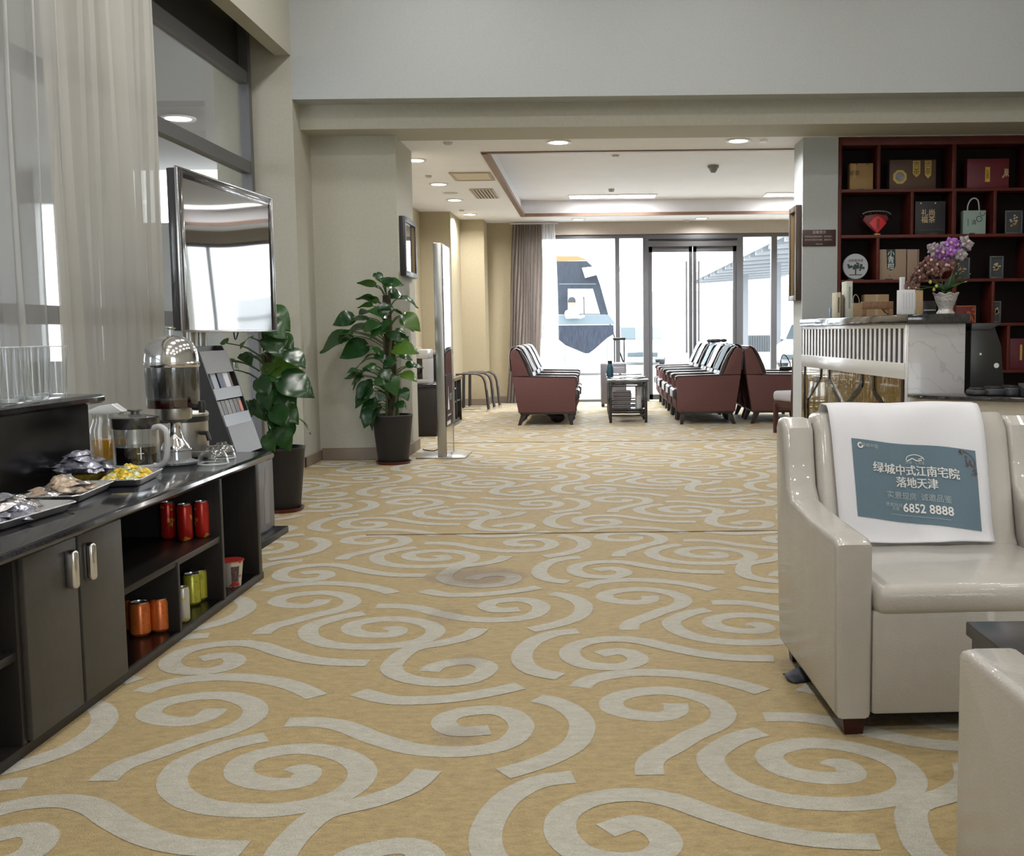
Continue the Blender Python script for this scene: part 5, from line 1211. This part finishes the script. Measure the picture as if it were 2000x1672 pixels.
part('sheet', B().grid(lambda u, v: ((u - .5) * .30, (v - .5) * .26, .004 + .024 * math.sin(math.pi * u) ** 2 * (.6 + .4 * v)), 12, 6), M('newsprint', (.55, .55, .55), .8), nw_, solid=.006)
pc = thing('phone', 'dark phone lying on the far edge of the nearest side table', 'phone', (.55, 12.66, .501)); part('phone_body', B().box(-.04, .04, -.06, .06, 0, .012, .003), dgm, pc); part('phone_screen', B().box(-.036, .036, -.055, .055, .0121, .0125), blk, pc)
bt = thing('water_bottle', 'teal blue water bottle standing on the middle side table', 'bottle', (.205, 13.12, .501))
part('bottle_body', B().lathe([(0, 0), (.038, 0), (.042, .005), (.042, .11), (.036, .135), (.024, .155), (.024, .165), (0, .165)], seg=20), M('teal_bottle', (.035, .11, .15), .2, .2), bt)
part('cap', B().lathe([(.025, .160), (.027, .163), (.027, .195), (0, .197)], seg=16), blk, bt)
cpb = thing('paper_cup', 'small blue cup beside the water bottle', 'cup', (.13 + .06, 13.40, .501)); part('cup', B().lathe([(0, 0), (.026, 0), (.034, .07), (.032, .07), (.025, .004), (0, .004)], seg=16), M('deep_blue_cup', (.04, .08, .14), .4), cpb)
# trolley suitcase with raised handle
su = thing('suitcase', 'grey cabin suitcase with its long trolley handle raised', 'suitcase', (.30, 15.0, 0))
sg = M('suitcase_grey', (.17, .16, .18), .5, bump=.1, bscale=100)
part('shell', B().box(-.20, .16, -.11, .11, .045, .62, .03, 3), sg, su)
part('front_pocket', B().box(-.03, .14, -.122, -.10, .10, .56, .012), M('suitcase_pocket', (.22, .21, .235), .5), su)
for x in (.0, .135): part('handle_rod', B().tube([(x - .0, .03, .60), (x, .03, .94)], .009, 8), M('black_rod', (.02, .02, .022), .3, .5), su)
part('handle_grip', B().box(-.022, .157, .01, .05, .93, .965, .010, 3), blk, su)
for x in (-.17, .13):
    for y in (-.08, .08): part('wheel', B().lathe([(0, -.012), (.022, -.012), (.024, -.008), (.024, .008), (.022, .012), (0, .012)], seg=14), blk, su, loc=(x, y, .024), rot=(R(90), 0, 0))
# dark wood dining chair by the column
dc = thing('dining_chair', 'dark wood chair with a grey upholstered seat beside the right column', 'chair', (1.835, 10.92, 0), R(-70))
wdm = M('dark_chair_wood', (.060, .018, .012), .35, var=.2, vscale=12); gseat = M('grey_seat_cloth', (.40, .39, .42), .8, bump=.15, bscale=260)
for x, y, h in ((.0, .02, .30), (.0, .40, .30)): part('leg', B().prism([(x + .0, .0), (x + .035, .0), (x + .045, h), (x, h)], 'y', y - .02, y + .02, .003), wdm, dc)
for y in (.02, .40): part('rear_leg', B().prism([(.36, 0), (.395, 0), (.385, .34), (.40, .74), (.37, .74), (.345, .34)], 'y', y - .02, y + .02, .003), wdm, dc)
part('seat_rail', B().box(.005, .385, .01, .41, .27, .325, .004), wdm, dc)
part('seat', B().box(-.02, .36, .0, .42, .326, .43, .035, 4), gseat, dc)
part('back_pad', B().box(.352, .378, .04, .38, .47, .72, .012, 3), gseat, dc); part('top_rail', B().box(.362, .402, .0, .42, .735, .775, .006), M('orange_lit_chair_wood', (.16, .075, .04), .35), dc)  # orange light on the top rail is put into its wood colour

# totem display on a steel base
tt = thing('display_totem', 'tall slim steel display totem on a square base beside the tall plant', 'display', (-1.245, 8.98, 0))
stl = M('satin_steel', (.46, .46, .45), .32, 1.0, var=.06, vscale=60, stretch=(20, 20, 1))
part('base_plate', B().box(-.255, .165, -.05, .44, 0, .012, .002), brushed, tt)
part('body', B().box(-.075, -.003, .0, .45, .012, 1.80, .006, 2), stl, tt)
part('steel_face', B().box(-.004, .002, .012, .44, .012, .26), M('mirror_steel', (.62, .60, .57), .10, 1.0), tt)
part('printed_panel', B().box(-.004, .003, .012, .44, .262, .70), M('totem_black', (.010, .010, .012), .18, spec=.5), tt)
part('screen', B().box(-.004, .003, .012, .44, .702, 1.785), M('totem_screen', (.02, .02, .022), .04, spec=1.0, coat=1.0), tt)
part('edge_strip', B().box(-.004, .006, .44, .452, .012, 1.79), stl, tt)
part('tower_print', B().prism([(.12, .40), (.22, .40), (.175, .52), (.172, .60), (.166, .60), (.163, .52)], 'x', .0032, .0042), wprint, tt); part('bar_print', B().box(.0032, .0042, .10, .30, .345, .362), M('grey_line_print', (.3, .3, .3), .5), tt); part('paper_label', B().box(.0032, .0042, .05, .27, .275, .305), wprint, tt)
text('totem_lettering', '贵宾', .07, MATS['grey_line_print'], tt, frame_mtx((.0036, .31, .50), (0, 1, 0), (0, 0, 1)))
part('cable', B().tube(smoothpath([(-.05, .40, .02), (-.12, .48, .03), (-.18, .45, .014), (-.26, .55, .010), (-.30, .62, .012)], 6), .005, 6), blk, tt)

# low cabinet along the left wall, coffee machine and water boiler on it
lc = thing('low_cabinet', 'black low cabinet with open shelves along the far left wall', 'cabinet', (-2.29, 10.9, 0))
part('end_panel', B().box(.0, .68, 0, .025, 0, .50, .002), black, lc); part('end_panel', B().box(0, .68, 2.10, 2.125, 0, .50, .002), black, lc)
part('worktop', B().box(0, .70, -.01, 2.14, .501, .535, .004), granite, lc); part('back_panel', B().box(0, .012, .026, 2.10, 0, .50), blackin, lc)
part('plinth', B().box(.02, .66, .026, 2.10, 0, .04), black, lc)
for y in (.75, 1.42, 1.72): part('upright', B().box(.012, .675, y - .012, y + .012, .04, .50, .002), black, lc)
part('shelf', B().box(.012, .67, 1.433, 1.708, .24, .26, .002), black, lc); part('shelf', B().box(.012, .67, 1.733, 2.10, .24, .26, .002), black, lc)
for y0, y1 in ((.03, .385), (.39, .735), (.765, 1.08), (1.085, 1.405)):
    d = part('door', B().box(.676, .692, y0, y1, .042, .498, .002), M('brown_black_door', (.05, .035, .028), .35), lc); part('knob', B().ball((.702, y1 - .04, .42), .012, seg=10, ring=6), chrome, d)
cm = thing('coffee_machine', 'square grey coffee machine with a round glass window on the low cabinet', 'coffee machine', (-1.97, 11.12, .536))
part('housing', B().box(-.20, .26, -.02, .35, .0, .04, .004).box(-.20, .26, -.02, .35, .255, .35, .01).box(-.20, -.15, -.02, .35, .04, .255).box(.20, .26, -.02, .35, .04, .255), M('light_grey_shell', (.50, .49, .47), .3, .3), cm)
part('rear_panel', B().box(-.15, .20, .30, .34, .04, .255), M('warm_grey_panel', (.42, .38, .32), .4), cm)
part('glass_pot', B().lathe([(0, .042), (.085, .042), (.10, .08), (.10, .12), (.07, .18), (.055, .20), (.05, .20), (.09, .12), (.09, .08), (.08, .05), (0, .05)], (.02, .12, 0), 24), glass, cm)
part('pot_coffee', B().lathe([(0, .051), (.080, .051), (.092, .085), (0, .086)], (.02, .12, 0), 24), MATS['black_coffee'], cm); part('pot_handle', B().tube(smoothpath([(.06, .10, .20), (.14, .08, .19), (.17, .08, .13), (.11, .10, .07)], 5), .010, 8), blk, cm)
part('control_panel', B().box(-.10, .16, -.024, -.019, .28, .335), M('panel_grey', (.32, .32, .32), .3), cm)
tl_ = thing('leaflet_pile', 'loose white leaflets lying on top of the coffee machine', 'leaflets', (-1.95, 11.26, .887))
for k in range(4): part('leaflet', B().box(-.10, .10, -.07, .07, 0, .004), M('white_paper', (.62, .62, .62), .8), tl_, loc=(random.uniform(-.05, .05), random.uniform(-.06, .06), .001 + .006 * k), rot=(0, 0, k * .7))
wbo = thing('water_boiler', 'tall chrome and black water boiler on the far end of the cabinet', 'boiler', (-1.80, 12.50, .536))
part('body', B().box(-.12, .14, -.12, .16, .0, .26, .01), blk, wbo); part('chrome_front', B().box(.14, .15, -.09, .05, .02, .27, .003), chrome, wbo); part('top_cap', B().box(-.13, .15, -.13, .17, .262, .33, .008), chrome, wbo)
part('swan_tap', B().tube(smoothpath([(.06, -.09, .33), (.06, -.09, .40), (.10, -.10, .43), (.14, -.11, .40), (.14, -.11, .37)], 5), .010, 8), chrome, wbo)
# bent black stools beyond the cabinet
def stool(loc, lab):
    t = thing('bent_stool', lab, 'stool', loc, 0, 'bent stools beyond the low cabinet')
    pth = smoothpath([(-.26, .50), (-.1, .505), (.02, .50), (.09, .465), (.125, .39), (.14, .28)], 5)
    b = B(); b.grid(lambda u, v: (lambda q: (q.x, -.075 + .15 * v, q.y))(pth[min(int(u * (len(pth) - 1) + .5), len(pth) - 1)]), 20, 3); part('seat', b, dleath, t, solid=.02, ang=180)
    for y in (-.065, .065):
        part('leg', B().tube([(.14, y, .30), (.165, y, .03)], .013, 8), blk, t); part('leg', B().tube([(-.25, y, .49), (-.26, y, .02)], .013, 8), blk, t)
        part('foot_ring', B().lathe([(.012, 0), (.026, 0), (.026, .028), (.012, .028), (.012, 0)], (.166, y, .001), 14), chrome, t)
    return t
st = stool((-1.58, 14.38, 0), 'black bent-leather stool with chrome feet, nearest of three')
dup(st, (-1.54, 14.78, 0), 0, 'black bent-leather stool with chrome feet, middle of three'); dup(st, (-1.50, 15.18, 0), 0, 'black bent-leather stool with chrome feet, farthest of three')
# curtain at the back window
cvm = M('taupe_curtain', (.25, .21, .19), .85, bump=.1, bscale=200)
nt = cvm.node_tree; n = nt.nodes; l = nt.links; mx = n.new('ShaderNodeMixShader'); tl = n.new('ShaderNodeBsdfTranslucent'); tl.inputs['Color'].default_value = (.40, .34, .30, 1); mx.inputs[0].default_value = .22
l.new(n['Principled BSDF'].outputs[0], mx.inputs[1]); l.new(tl.outputs[0], mx.inputs[2]); l.new(mx.outputs[0], n['Material Output'].inputs['Surface'])
def drape(x0, x1, xb0, xb1, nfold, amp, zt):
    b = B(); random.seed(nfold)
    A = [random.uniform(.5, 1.2) for _ in range(nfold + 2)]
    def fn(u, v):
        k = u * nfold; i = int(min(k, nfold - 1)); f = k - i; am = A[i] * (1 - f) + A[i+1] * f
        xa = x0 + (x1 - x0) * u; xb = xb0 + (xb1 - xb0) * u
        return (xb + (xa - xb) * v ** .8 + .01 * math.sin(6 * v + i), amp * am * math.sin(2 * math.pi * k + .6 * math.sin(4 * v + i * .7)), .012 + (zt - .012) * v)
    b.grid(fn, nfold * 8, 14); return b
dr = thing('window_curtain', 'floor-length taupe curtain with a sheer edge at the back window', 'curtain', (-.9, 15.93, 0))
part('taupe_panel', drape(-.26, .17, -.40, .10, 11, .035, 2.63), cvm, dr); part('sheer_edge', drape(.165, .36, .09, .42, 5, .03, 2.63), sheer('back_sheer', (.80, .80, .82), .62), dr)
part('track', B().box(-.30, .40, -.03, .03, 2.632, 2.648), M('white_rail', (.6, .6, .6), .4), dr)
# ------------------------------------------------------------------ ceiling fittings
lampm = M('lamp_diffuser', (.9, .9, .9), .5, emit=(1, .97, .93), estr=18); ringm = M('white_ring', (.75, .75, .75), .35)
trimring = None
DL = [(811, 312, 'nearest'), (857, 359, 'second'), (888, 390, 'third'), (917, 418, 'farthest')]
pts_ = [(at(px, py, z=ZC), 'recessed white downlight, %s of the left-hand row' % nme) for px, py, nme in DL]
pts_ += [(Vector((at(1091, 271, y=9.32).x, 9.32, ZC)), 'recessed white downlight left of centre beyond the beam'), (Vector((at(1442, 270, y=9.34).x, 9.34, ZC)), 'recessed white downlight right of centre beyond the beam'),
         (Vector((at(1130, 431, y=15.62).x, 15.62, ZC)), 'small recessed downlight left before the back window'), (Vector((at(1370, 429, y=15.66).x, 15.66, ZC)), 'small recessed downlight right before the back window')]
dl0 = None
for q, lab in pts_:
    loc = (q.x, q.y, ZC - .0005)
    if dl0 is None:
        dl0 = thing('downlight', lab, 'ceiling light', loc, 0, 'recessed downlights')
        part('ring', B().lathe([(.078, 0), (.105, 0), (.108, -.006), (.10, -.012), (.080, -.010), (.078, 0)], seg=28), ringm, dl0)
        part('diffuser', B().lathe([(0, -.004), (.078, -.004), (.078, -.002), (0, -.002)], seg=28), lampm, dl0)
    else: dup(dl0, loc, None, lab)
    area('downlight_light', (q.x, q.y, ZC - .02), .15, .15, 24 if q.y < 15.4 else 9, (1, .985, .97), shape='DISK', spread=160)
def led(lab, x0, x1, y0, y1):
    t = thing('ceiling_panel_light', lab, 'ceiling light', ((x0 + x1) / 2, (y0 + y1) / 2, TZ - .0005), 0, 'rectangular panel lights in the tray ceiling'); w, d = (x1 - x0) / 2, (y1 - y0) / 2
    part('panel_rim', B().box(-w - .02, -w, -d - .02, d + .02, -.012, 0).box(w, w + .02, -d - .02, d + .02, -.012, 0).box(-w, w, -d - .02, -d, -.012, 0).box(-w, w, d, d + .02, -.012, 0), ringm, t)
    part('diffuser', B().box(-w, w, -d, d, -.008, -.003), lampm, t)
    area('panel_light', ((x0 + x1) / 2, (y0 + y1) / 2, TZ - .03), x1 - x0, y1 - y0, 72, (.93, .97, 1), spread=130)
a = at(1112, 381, z=TZ); b_ = at(1281, 379, z=TZ)
led('long white panel light in the tray ceiling', a.x, b_.x, a.y - .02, a.y + .30)
led('long white panel light in the tray ceiling, cut off by the right column', at(1497, 378, z=TZ).x, at(1497, 378, z=TZ).x + 1.2, a.y - .02, a.y + .30)
def disc(lab, px, py, z, r, cat='detector', nm='ceiling_sensor', hgt=.02, m=None):
    q = at(px, py, z=z); t = thing(nm, lab, cat, (q.x, q.y, z - .0005))
    part('body', B().lathe([(0, -hgt), (r * .7, -hgt), (r, -hgt * .4), (r, 0), (0, 0)], seg=20), m or M('off_white_sensor', (.50, .49, .48), .4), t); return t
disc('small round ceiling sensor nearest the pier', 875, 278, ZC, .04); disc('small round ceiling sensor beside the second downlight', 837, 343, ZC, .035)
disc('flat round ceiling speaker between the downlights', 880, 377, ZC, .09, 'speaker', 'ceiling_speaker', .008); disc('small round sensor before the farthest downlight', 902, 410, ZC, .035)
disc('small round sensor beside the right downlight', 1490, 273, ZC, .04, m=ringm); disc('sprinkler head in the tray above the panel light', 1194, 369, TZ, .04, 'sprinkler', 'sprinkler', .04); disc('sprinkler head at the near edge of the tray', 1202, 303, TZ, .04, 'sprinkler', 'sprinkler', .02); disc('flat grey sensor by the far right downlight', 1341, 430, ZC, .05)
q = at(1393, 323, z=TZ); sd = thing('smoke_detector', 'grey smoke detector hanging from the tray ceiling', 'detector', (q.x, q.y, TZ - .0005))
part('base', B().lathe([(0, -.03), (.062, -.03), (.065, 0), (0, 0)], seg=20), M('grey_detector', (.25, .25, .26), .4), sd); part('head', B().lathe([(0, -.08), (.024, -.08), (.045, -.05), (.05, -.031), (0, -.031)], seg=20), M('grey_detector', (.25, .25, .26), .4), sd)
# air vents: a square light hatch and a slatted grille
a = at(872, 347, z=ZC); b_ = at(962, 357, z=ZC); hx0, hx1, hy0, hy1 = -1.44, -1.02, 11.0, 11.55
hv = thing('ceiling_hatch', 'square cream ceiling hatch among the left downlights', 'hatch', ((hx0 + hx1) / 2, (hy0 + hy1) / 2, ZC - .0005)); w, d = (hx1 - hx0) / 2, (hy1 - hy0) / 2
part('rim', B().box(-w, -w + .03, -d, d, -.012, 0).box(w - .03, w, -d, d, -.012, 0).box(-w + .03, w - .03, -d, -d + .03, -.012, 0).box(-w + .03, w - .03, d - .03, d, -.012, 0), M('tan_rim', (.42, .34, .26), .5), hv); part('panel', B().box(-w + .03, w - .03, -d + .03, d - .03, -.006, 0), M('cream_panel', (.62, .55, .42), .5), hv)
gx0, gx1, gy0, gy1 = -1.36, -1.13, 12.25, 13.05
gv = thing('ceiling_vent', 'slatted beige air grille behind the ceiling hatch', 'vent', ((gx0 + gx1) / 2, (gy0 + gy1) / 2, ZC - .0005)); w, d = (gx1 - gx0) / 2, (gy1 - gy0) / 2
part('rim', B().box(-w - .02, -w, -d, d, -.012, 0).box(w, w + .02, -d, d, -.012, 0).box(-w, w, -d - .02, -d, -.012, 0).box(-w, w, d, d + .02, -.012, 0), M('beige_grille', (.48, .42, .36), .5), gv); part('duct', B().box(-w, w, -d, d, -.003, 0), M('dark_duct', (.08, .07, .06), .9), gv)
for k in range(6): part('slat', B().box(-w + .006 + k * 2 * w / 6, -w + .006 + k * 2 * w / 6 + .022, -d, d, -.012, -.004), M('beige_grille', (.48, .42, .36), .5), gv)
# ================================================================== OUTSIDE
ZG = -.18
conc = M('pale_concrete', (.55, .55, .54), .9, var=.06, vscale=2)
struct('ground_outside', B().quad((-60, YE + .35, ZG), (60, YE + .35, ZG), (60, 120, ZG), (-60, 120, ZG)), conc)
struct('ground_step', B().box(-6, 8, YE + .3, YE + 1.6, ZG, -.02), conc)
struct('ground_left', B().quad((-60, -30, ZG), (-3.0, -30, ZG), (-3.0, YE + .35, ZG), (-60, YE + .35, ZG)), conc)
struct('ground_right', B().quad((5.0, -30, ZG), (60, -30, ZG), (60, YE + .35, ZG), (5.0, YE + .35, ZG)), conc)
# covered walk outside the left window: dark soffit on posts
so = B(); so.box(-9.5, -2.95, -3, 15.8, 3.45, 3.6)
struct('roof_walkway', so, M('dark_soffit', (.36, .36, .37), .6))
pw = M('grey_post', (.20, .20, .21), .5)
for y in (0.5, 6.0, 11.5): struct('wall_walkway_post', B().box(-9.3, -9.0, y - .15, y + .15, ZG, 3.45), pw)
fw = B(); fwm = M('added_screen_grey', (.42, .43, .44), .7)  # wall added to cut daylight and darken the view at left
fw.box(-9.6, -9.4, -3, 1.4, ZG, 3.45).box(-9.6, -9.4, 2.2, 8.2, ZG, 3.45).box(-9.6, -9.4, 9.6, 13.0, ZG, 3.45).box(-9.6, -9.4, 14.2, 15.8, ZG, 3.45).box(-9.6, -9.4, -3, 15.8, ZG, .5).box(-9.6, -9.4, -3, 15.8, 2.5, 3.45)
fw.box(-9.6, -8.1, 15.8, 16.0, ZG, 3.45).box(-7.75, -7.35, 15.8, 16.0, ZG, 3.45).box(-7.2, -6.9, 15.8, 16.0, ZG, 3.45).box(-6.9, -2.95, 15.8, 16.0, ZG, 2.7).box(-9.6, -2.95, 15.8, 16.0, ZG, .7).box(-9.6, -6.9, 15.8, 16.0, 3.0, 3.45)  # end wall added to block sky, gaps shaped into bright strips
struct('wall_added_screen', fw, fwm)
q = at(348, 230, z=3.449); wl_ = thing('reflected_lamp', 'glowing disc standing in for a room lamp reflected in the left window', 'ceiling light', (q.x, q.y, 3.449))  # room lamp's reflection in the pane, built as a glowing disc
part('ring', B().lathe([(.14, 0), (.19, 0), (.19, -.02), (.14, -.015), (.14, 0)], seg=24), ringm, wl_); part('diffuser', B().lathe([(0, -.008), (.14, -.008), (.14, -.004), (0, -.004)], seg=24), lampm, wl_)
q = at(457, 232, z=3.449); ws_ = thing('reflected_sensor', 'small pale disc on the soffit outside the left window', 'detector', (q.x, q.y, 3.449)); part('body', B().lathe([(0, -.03), (.06, -.03), (.08, -.01), (.08, 0), (0, 0)], seg=18), ringm, ws_)
# ---- white coach parked across the window
Yb = 30.0; S = Yb / F_PX
busw = M('white_coach_paint', (.78, .79, .80), .3, coat=.4); busg = M('coach_dark_glass', (.034, .042, .058), .5, spec=.12, var=.35, vscale=14, stretch=(3, 3, .6)); busk = M('coach_dark_skirt', (.034, .042, .062), .6, spec=.12, var=.4, vscale=10, stretch=(3, 3, .6)); busb = M('pale_blue_band', (.15, .19, .22), .5, spec=.2); buso = M('orange_roof_stripe', (.36, .17, .07), .6, spec=.1)
bus = thing('coach', 'white coach with dark windows parked outside the back window', 'coach', (0, Yb, ZG))
def bp_(px, py): q = at(px, py, y=Yb); return (q.x, q.z - ZG)
def face_part(name, pxs, mat, y0, y1, parent=bus): return part(name, B().prism([bp_(*q) for q in pxs], 'y', y0, y1), mat, parent)
xl = -9.0
top = [bp_(1085, 500), bp_(1128, 500), bp_(1150, 509), bp_(1163, 522)]; lowf = [bp_(1190, 614), bp_(1206, 640), bp_(1218, 690), bp_(1218, 716)]
zroof = top[0][1]
part('body', B().prism([(xl, zroof)] + top + lowf + [(lowf[-1][0], .30), (xl, .30)], 'y', .02, 2.5, .03), busw, bus)
face_part('roof_stripe', [(1040, 500), (1128, 500), (1148, 508), (1080, 510), (1040, 510)], buso, .0, .03)
face_part('window_band', [(1040, 511), (1146, 510), (1160, 523), (1172, 556), (1188, 614), (1160, 614), (1040, 614)], busg, -.012, .03)
face_part('side_band', [(1040, 616), (1189, 615), (1202, 633), (1040, 634)], busb, -.008, .03)
face_part('skirt_panel', [(1040, 636), (1198, 635), (1199, 652), (1186, 660), (1160, 683), (1150, 690), (1142, 690), (1104, 674), (1092, 664), (1040, 660)], busk, -.012, .03)
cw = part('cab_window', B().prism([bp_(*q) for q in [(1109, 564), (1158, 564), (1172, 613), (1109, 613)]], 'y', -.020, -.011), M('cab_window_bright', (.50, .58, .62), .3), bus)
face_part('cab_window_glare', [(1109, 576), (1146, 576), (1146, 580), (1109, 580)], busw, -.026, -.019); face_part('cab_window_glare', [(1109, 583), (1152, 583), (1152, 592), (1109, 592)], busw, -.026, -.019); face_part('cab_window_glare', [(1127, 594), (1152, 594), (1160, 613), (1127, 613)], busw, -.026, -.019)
face_part('cab_pillar', [(1139, 580), (1141, 580), (1142, 613), (1140, 613)], busg, -.03, -.024)
part('window_rail', B().prism([bp_(*q) for q in [(1092, 554), (1164, 554), (1164, 555.5), (1092, 555.5)]], 'y', -.02, -.011), busb, bus)
mir = B(); mp_ = [(1165, 531), (1190, 525), (1212, 527), (1228, 535), (1238, 560), (1240, 578)]
mir.tube(smoothpath([(bp_(*q)[0], -.35, bp_(*q)[1]) for q in mp_], 6), [.10] * 10 + [.09] * 10 + [.07] * 11, 10, flat=.7); part('mirror_arm', mir, busw, bus)
face_part('mirror_head', [(1137, 525), (1172, 521), (1172, 536), (1143, 544)], busw, -.45, -.15)
mir = B(); mir.tube(smoothpath([(bp_(*q)[0], -.2, bp_(*q)[1]) for q in [(1182, 540), (1200, 545), (1211, 565), (1219, 590)]], 6), .055, 8); part('mirror_arm', mir, busw, bus)
for px in (1040, 1130): part('wheel', B().lathe([(0, -.12), (.25, -.12), (.46, -.10), (.48, 0), (.46, .12), (0, .12)], seg=24), M('tyre_grey', (.12, .12, .12), .8), bus, loc=(at(px - 60, 700, y=Yb).x - 1.6, .10, .48), rot=(R(90), 0, 0))
face_part('panel_line', [(1103, 676), (1104, 676), (1104, 716), (1103, 716)], busb, -.01, .025); face_part('panel_line', [(1185, 662), (1186, 662), (1186, 716), (1185, 716)], busb, -.01, .025)
# driver seen through the cab window
dv = thing('person', 'driver with short dark hair and a white shirt behind the coach side window', 'person', (at(1117, 600, y=Yb - .15).x, Yb - .16, at(1117, 613, y=Yb).z - .12))
skin = M('tan_skin', (.40, .27, .20), .6); hair = M('black_hair', (.03, .035, .05), .7)
tb_ = B(); tb_.lathe([(0, .0), (.16, .0), (.19, .06), (.20, .14), (.17, .20), (.07, .235), (.055, .27), (.055, .31), (.075, .34), (.098, .40), (.102, .45), (.088, .52), (.05, .56), (0, .57)], seg=20, sy=.55)
part('body', tb_, skin, dv)
part('shirt', B().lathe([(0, -.01), (.168, -.01), (.198, .06), (.208, .14), (.178, .206), (.078, .242), (0, .243)], seg=20, sy=.58), M('white_shirt', (.72, .73, .75), .8), dv)
part('hair', B().lathe([(.106, .43), (.110, .47), (.096, .53), (.055, .575), (0, .585)], seg=20, sy=.60), hair, dv); part('nose', B().ball((.103, 0, .42), .018, .014, .022, 8, 6), skin, dv)
part('arm', B().tube(smoothpath([(.02, -.115, .17), (.10, -.14, .07), (.22, -.13, .02), (.34, -.10, .06)], 5), [.055] * 4 + [.048] * 4 + [.042] * 4 + [.035] * 4, 8), MATS['white_shirt'], dv)
# ---- small white car further off behind the door
def car(lab, loc, rz, w, ln, paint, dark):
    t = thing('car', lab, 'car', loc, rz)
    # nose towards -y
    prof = [(0, .28), (.02, .62), (.10, .74), (1.0, .90), (1.65, 1.40), (2.9, 1.46), (ln - .25, 1.02), (ln - .02, .85), (ln, .30)]
    part('body', B().prism(prof, 'x', -w / 2, w / 2, .06, 3), paint, t)
    part('windscreen', B().prism([(1.02, .935), (1.62, 1.37), (1.62, 1.385), (1.02, .955)], 'x', -w / 2 + .10, w / 2 - .10), dark, t)
    for s in (-1, 1):
        part('side_window', B().prism([(1.25, .95), (1.70, 1.32), (2.85, 1.36), (3.3, 1.0)], 'x', s * w / 2 - .012, s * w / 2 + .012), dark, t)
        part('headlight', B().box(s * (w / 2 - .30) - .15, s * (w / 2 - .30) + .15, -.02, .06, .58, .70, .02), M('headlight_glass', (.45, .50, .55), .15), t)
        for y in (.75, ln - .8): part('wheel', B().lathe([(0, -.11), (.22, -.11), (.31, -.09), (.31, .09), (.22, .11), (0, .11)], seg=20), M('tyre_grey', (.12, .12, .12), .8), t, loc=(s * (w / 2 - .10), y, .31), rot=(0, R(90), 0))
        part('door_mirror', B().box(s * (w / 2 + .06) - .09, s * (w / 2 + .06) + .09, 1.2, 1.32, .93, 1.05, .03), paint, t)
    part('grille', B().box(-.55, .55, -.03, .04, .30, .46, .02), dark, t); part('bumper_lip', B().box(-w / 2 + .05, w / 2 - .05, -.05, .06, .20, .27, .02), M('grey_bumper', (.25, .27, .30), .5), t)
    part('number_plate', B().box(-.24, .24, -.045, -.025, .47, .58), M('plate_blue', (.30, .36, .46), .4), t)
    return t
cpaint = M('white_car_paint', (.80, .80, .80), .25, coat=.4); cdark = M('car_dark_glass', (.09, .12, .135), .4, spec=.2)
car('small white car facing the entrance behind the left door leaf', (1.80, 39.0, ZG), 0, 1.7, 4.0, cpaint, cdark)
cq = at(1545, 690, y=33.0); car('white car parked under the canopy at the right of the window', (cq.x + .25, 33.0, ZG), R(-28), 1.7, 4.1, cpaint, cdark)
# ---- canopy with ribs, columns and low building on the right
cnm = M('canopy_grey_metal', (.25, .27, .30), .6, spec=.2); cnl = M('canopy_light_rib', (.38, .40, .42), .6)
cn = thing('canopy', 'long ribbed entrance canopy on posts seen through the right window', 'canopy', (4.9, 24, 0))
zc_ = 3.55
part('roof_slab', B().prism([(0, zc_), (.10, zc_ + .18), (4.5, zc_ + .4), (4.5, zc_ + .2)], 'y', 0, 30), cnm, cn)
part('fascia', B().box(-.05, .05, 0, 30, zc_ - .12, zc_ + .2), cnl, cn)
for k in range(24): part('rib', B().prism([(.1, zc_ - .02), (4.4, zc_ + .16), (4.4, zc_ + .05), (.1, zc_ - .22)], 'y', k * 1.25 + .2, k * 1.25 + .38), cnl if k % 2 else cnm, cn)
for y in (6.0, 14.0, 22.0): part('post', B().box(1.5, 1.75, y, y + .25, ZG, zc_ + .05), cnm, cn)
bl = thing('low_building', 'low pale building with dark louvred vents beyond the forecourt', 'building', (0, 56, ZG))
part('wall', B().box(2.5, 22, 0, .4, 0, 3.3), M('pale_render', (.62, .63, .64), .8), bl); part('cornice_band', B().box(2.5, 22, -.1, 0, 2.2, 2.35), cnl, bl)
lv = M('dark_louvre', (.08, .09, .10), .6)
for x0, x1 in ((8.05, 9.35), (9.55, 10.9), (11.2, 12.6)):
    v_ = part('vent', B().box(x0, x1, -.08, .0, .1, .95), M('vent_back', (.10, .11, .12), .6), bl)
    for k in range(10): part('louvre', B().box(x0 + .03 + k * (x1 - x0 - .04) / 10, x0 + .09 + k * (x1 - x0 - .04) / 10, -.12, -.08, .12, .93), lv, v_)
struct('ground_rear', B().quad((-3.0, -60, ZG), (5.0, -60, ZG), (5.0, -3.5, ZG), (-3.0, -3.5, ZG)), conc)
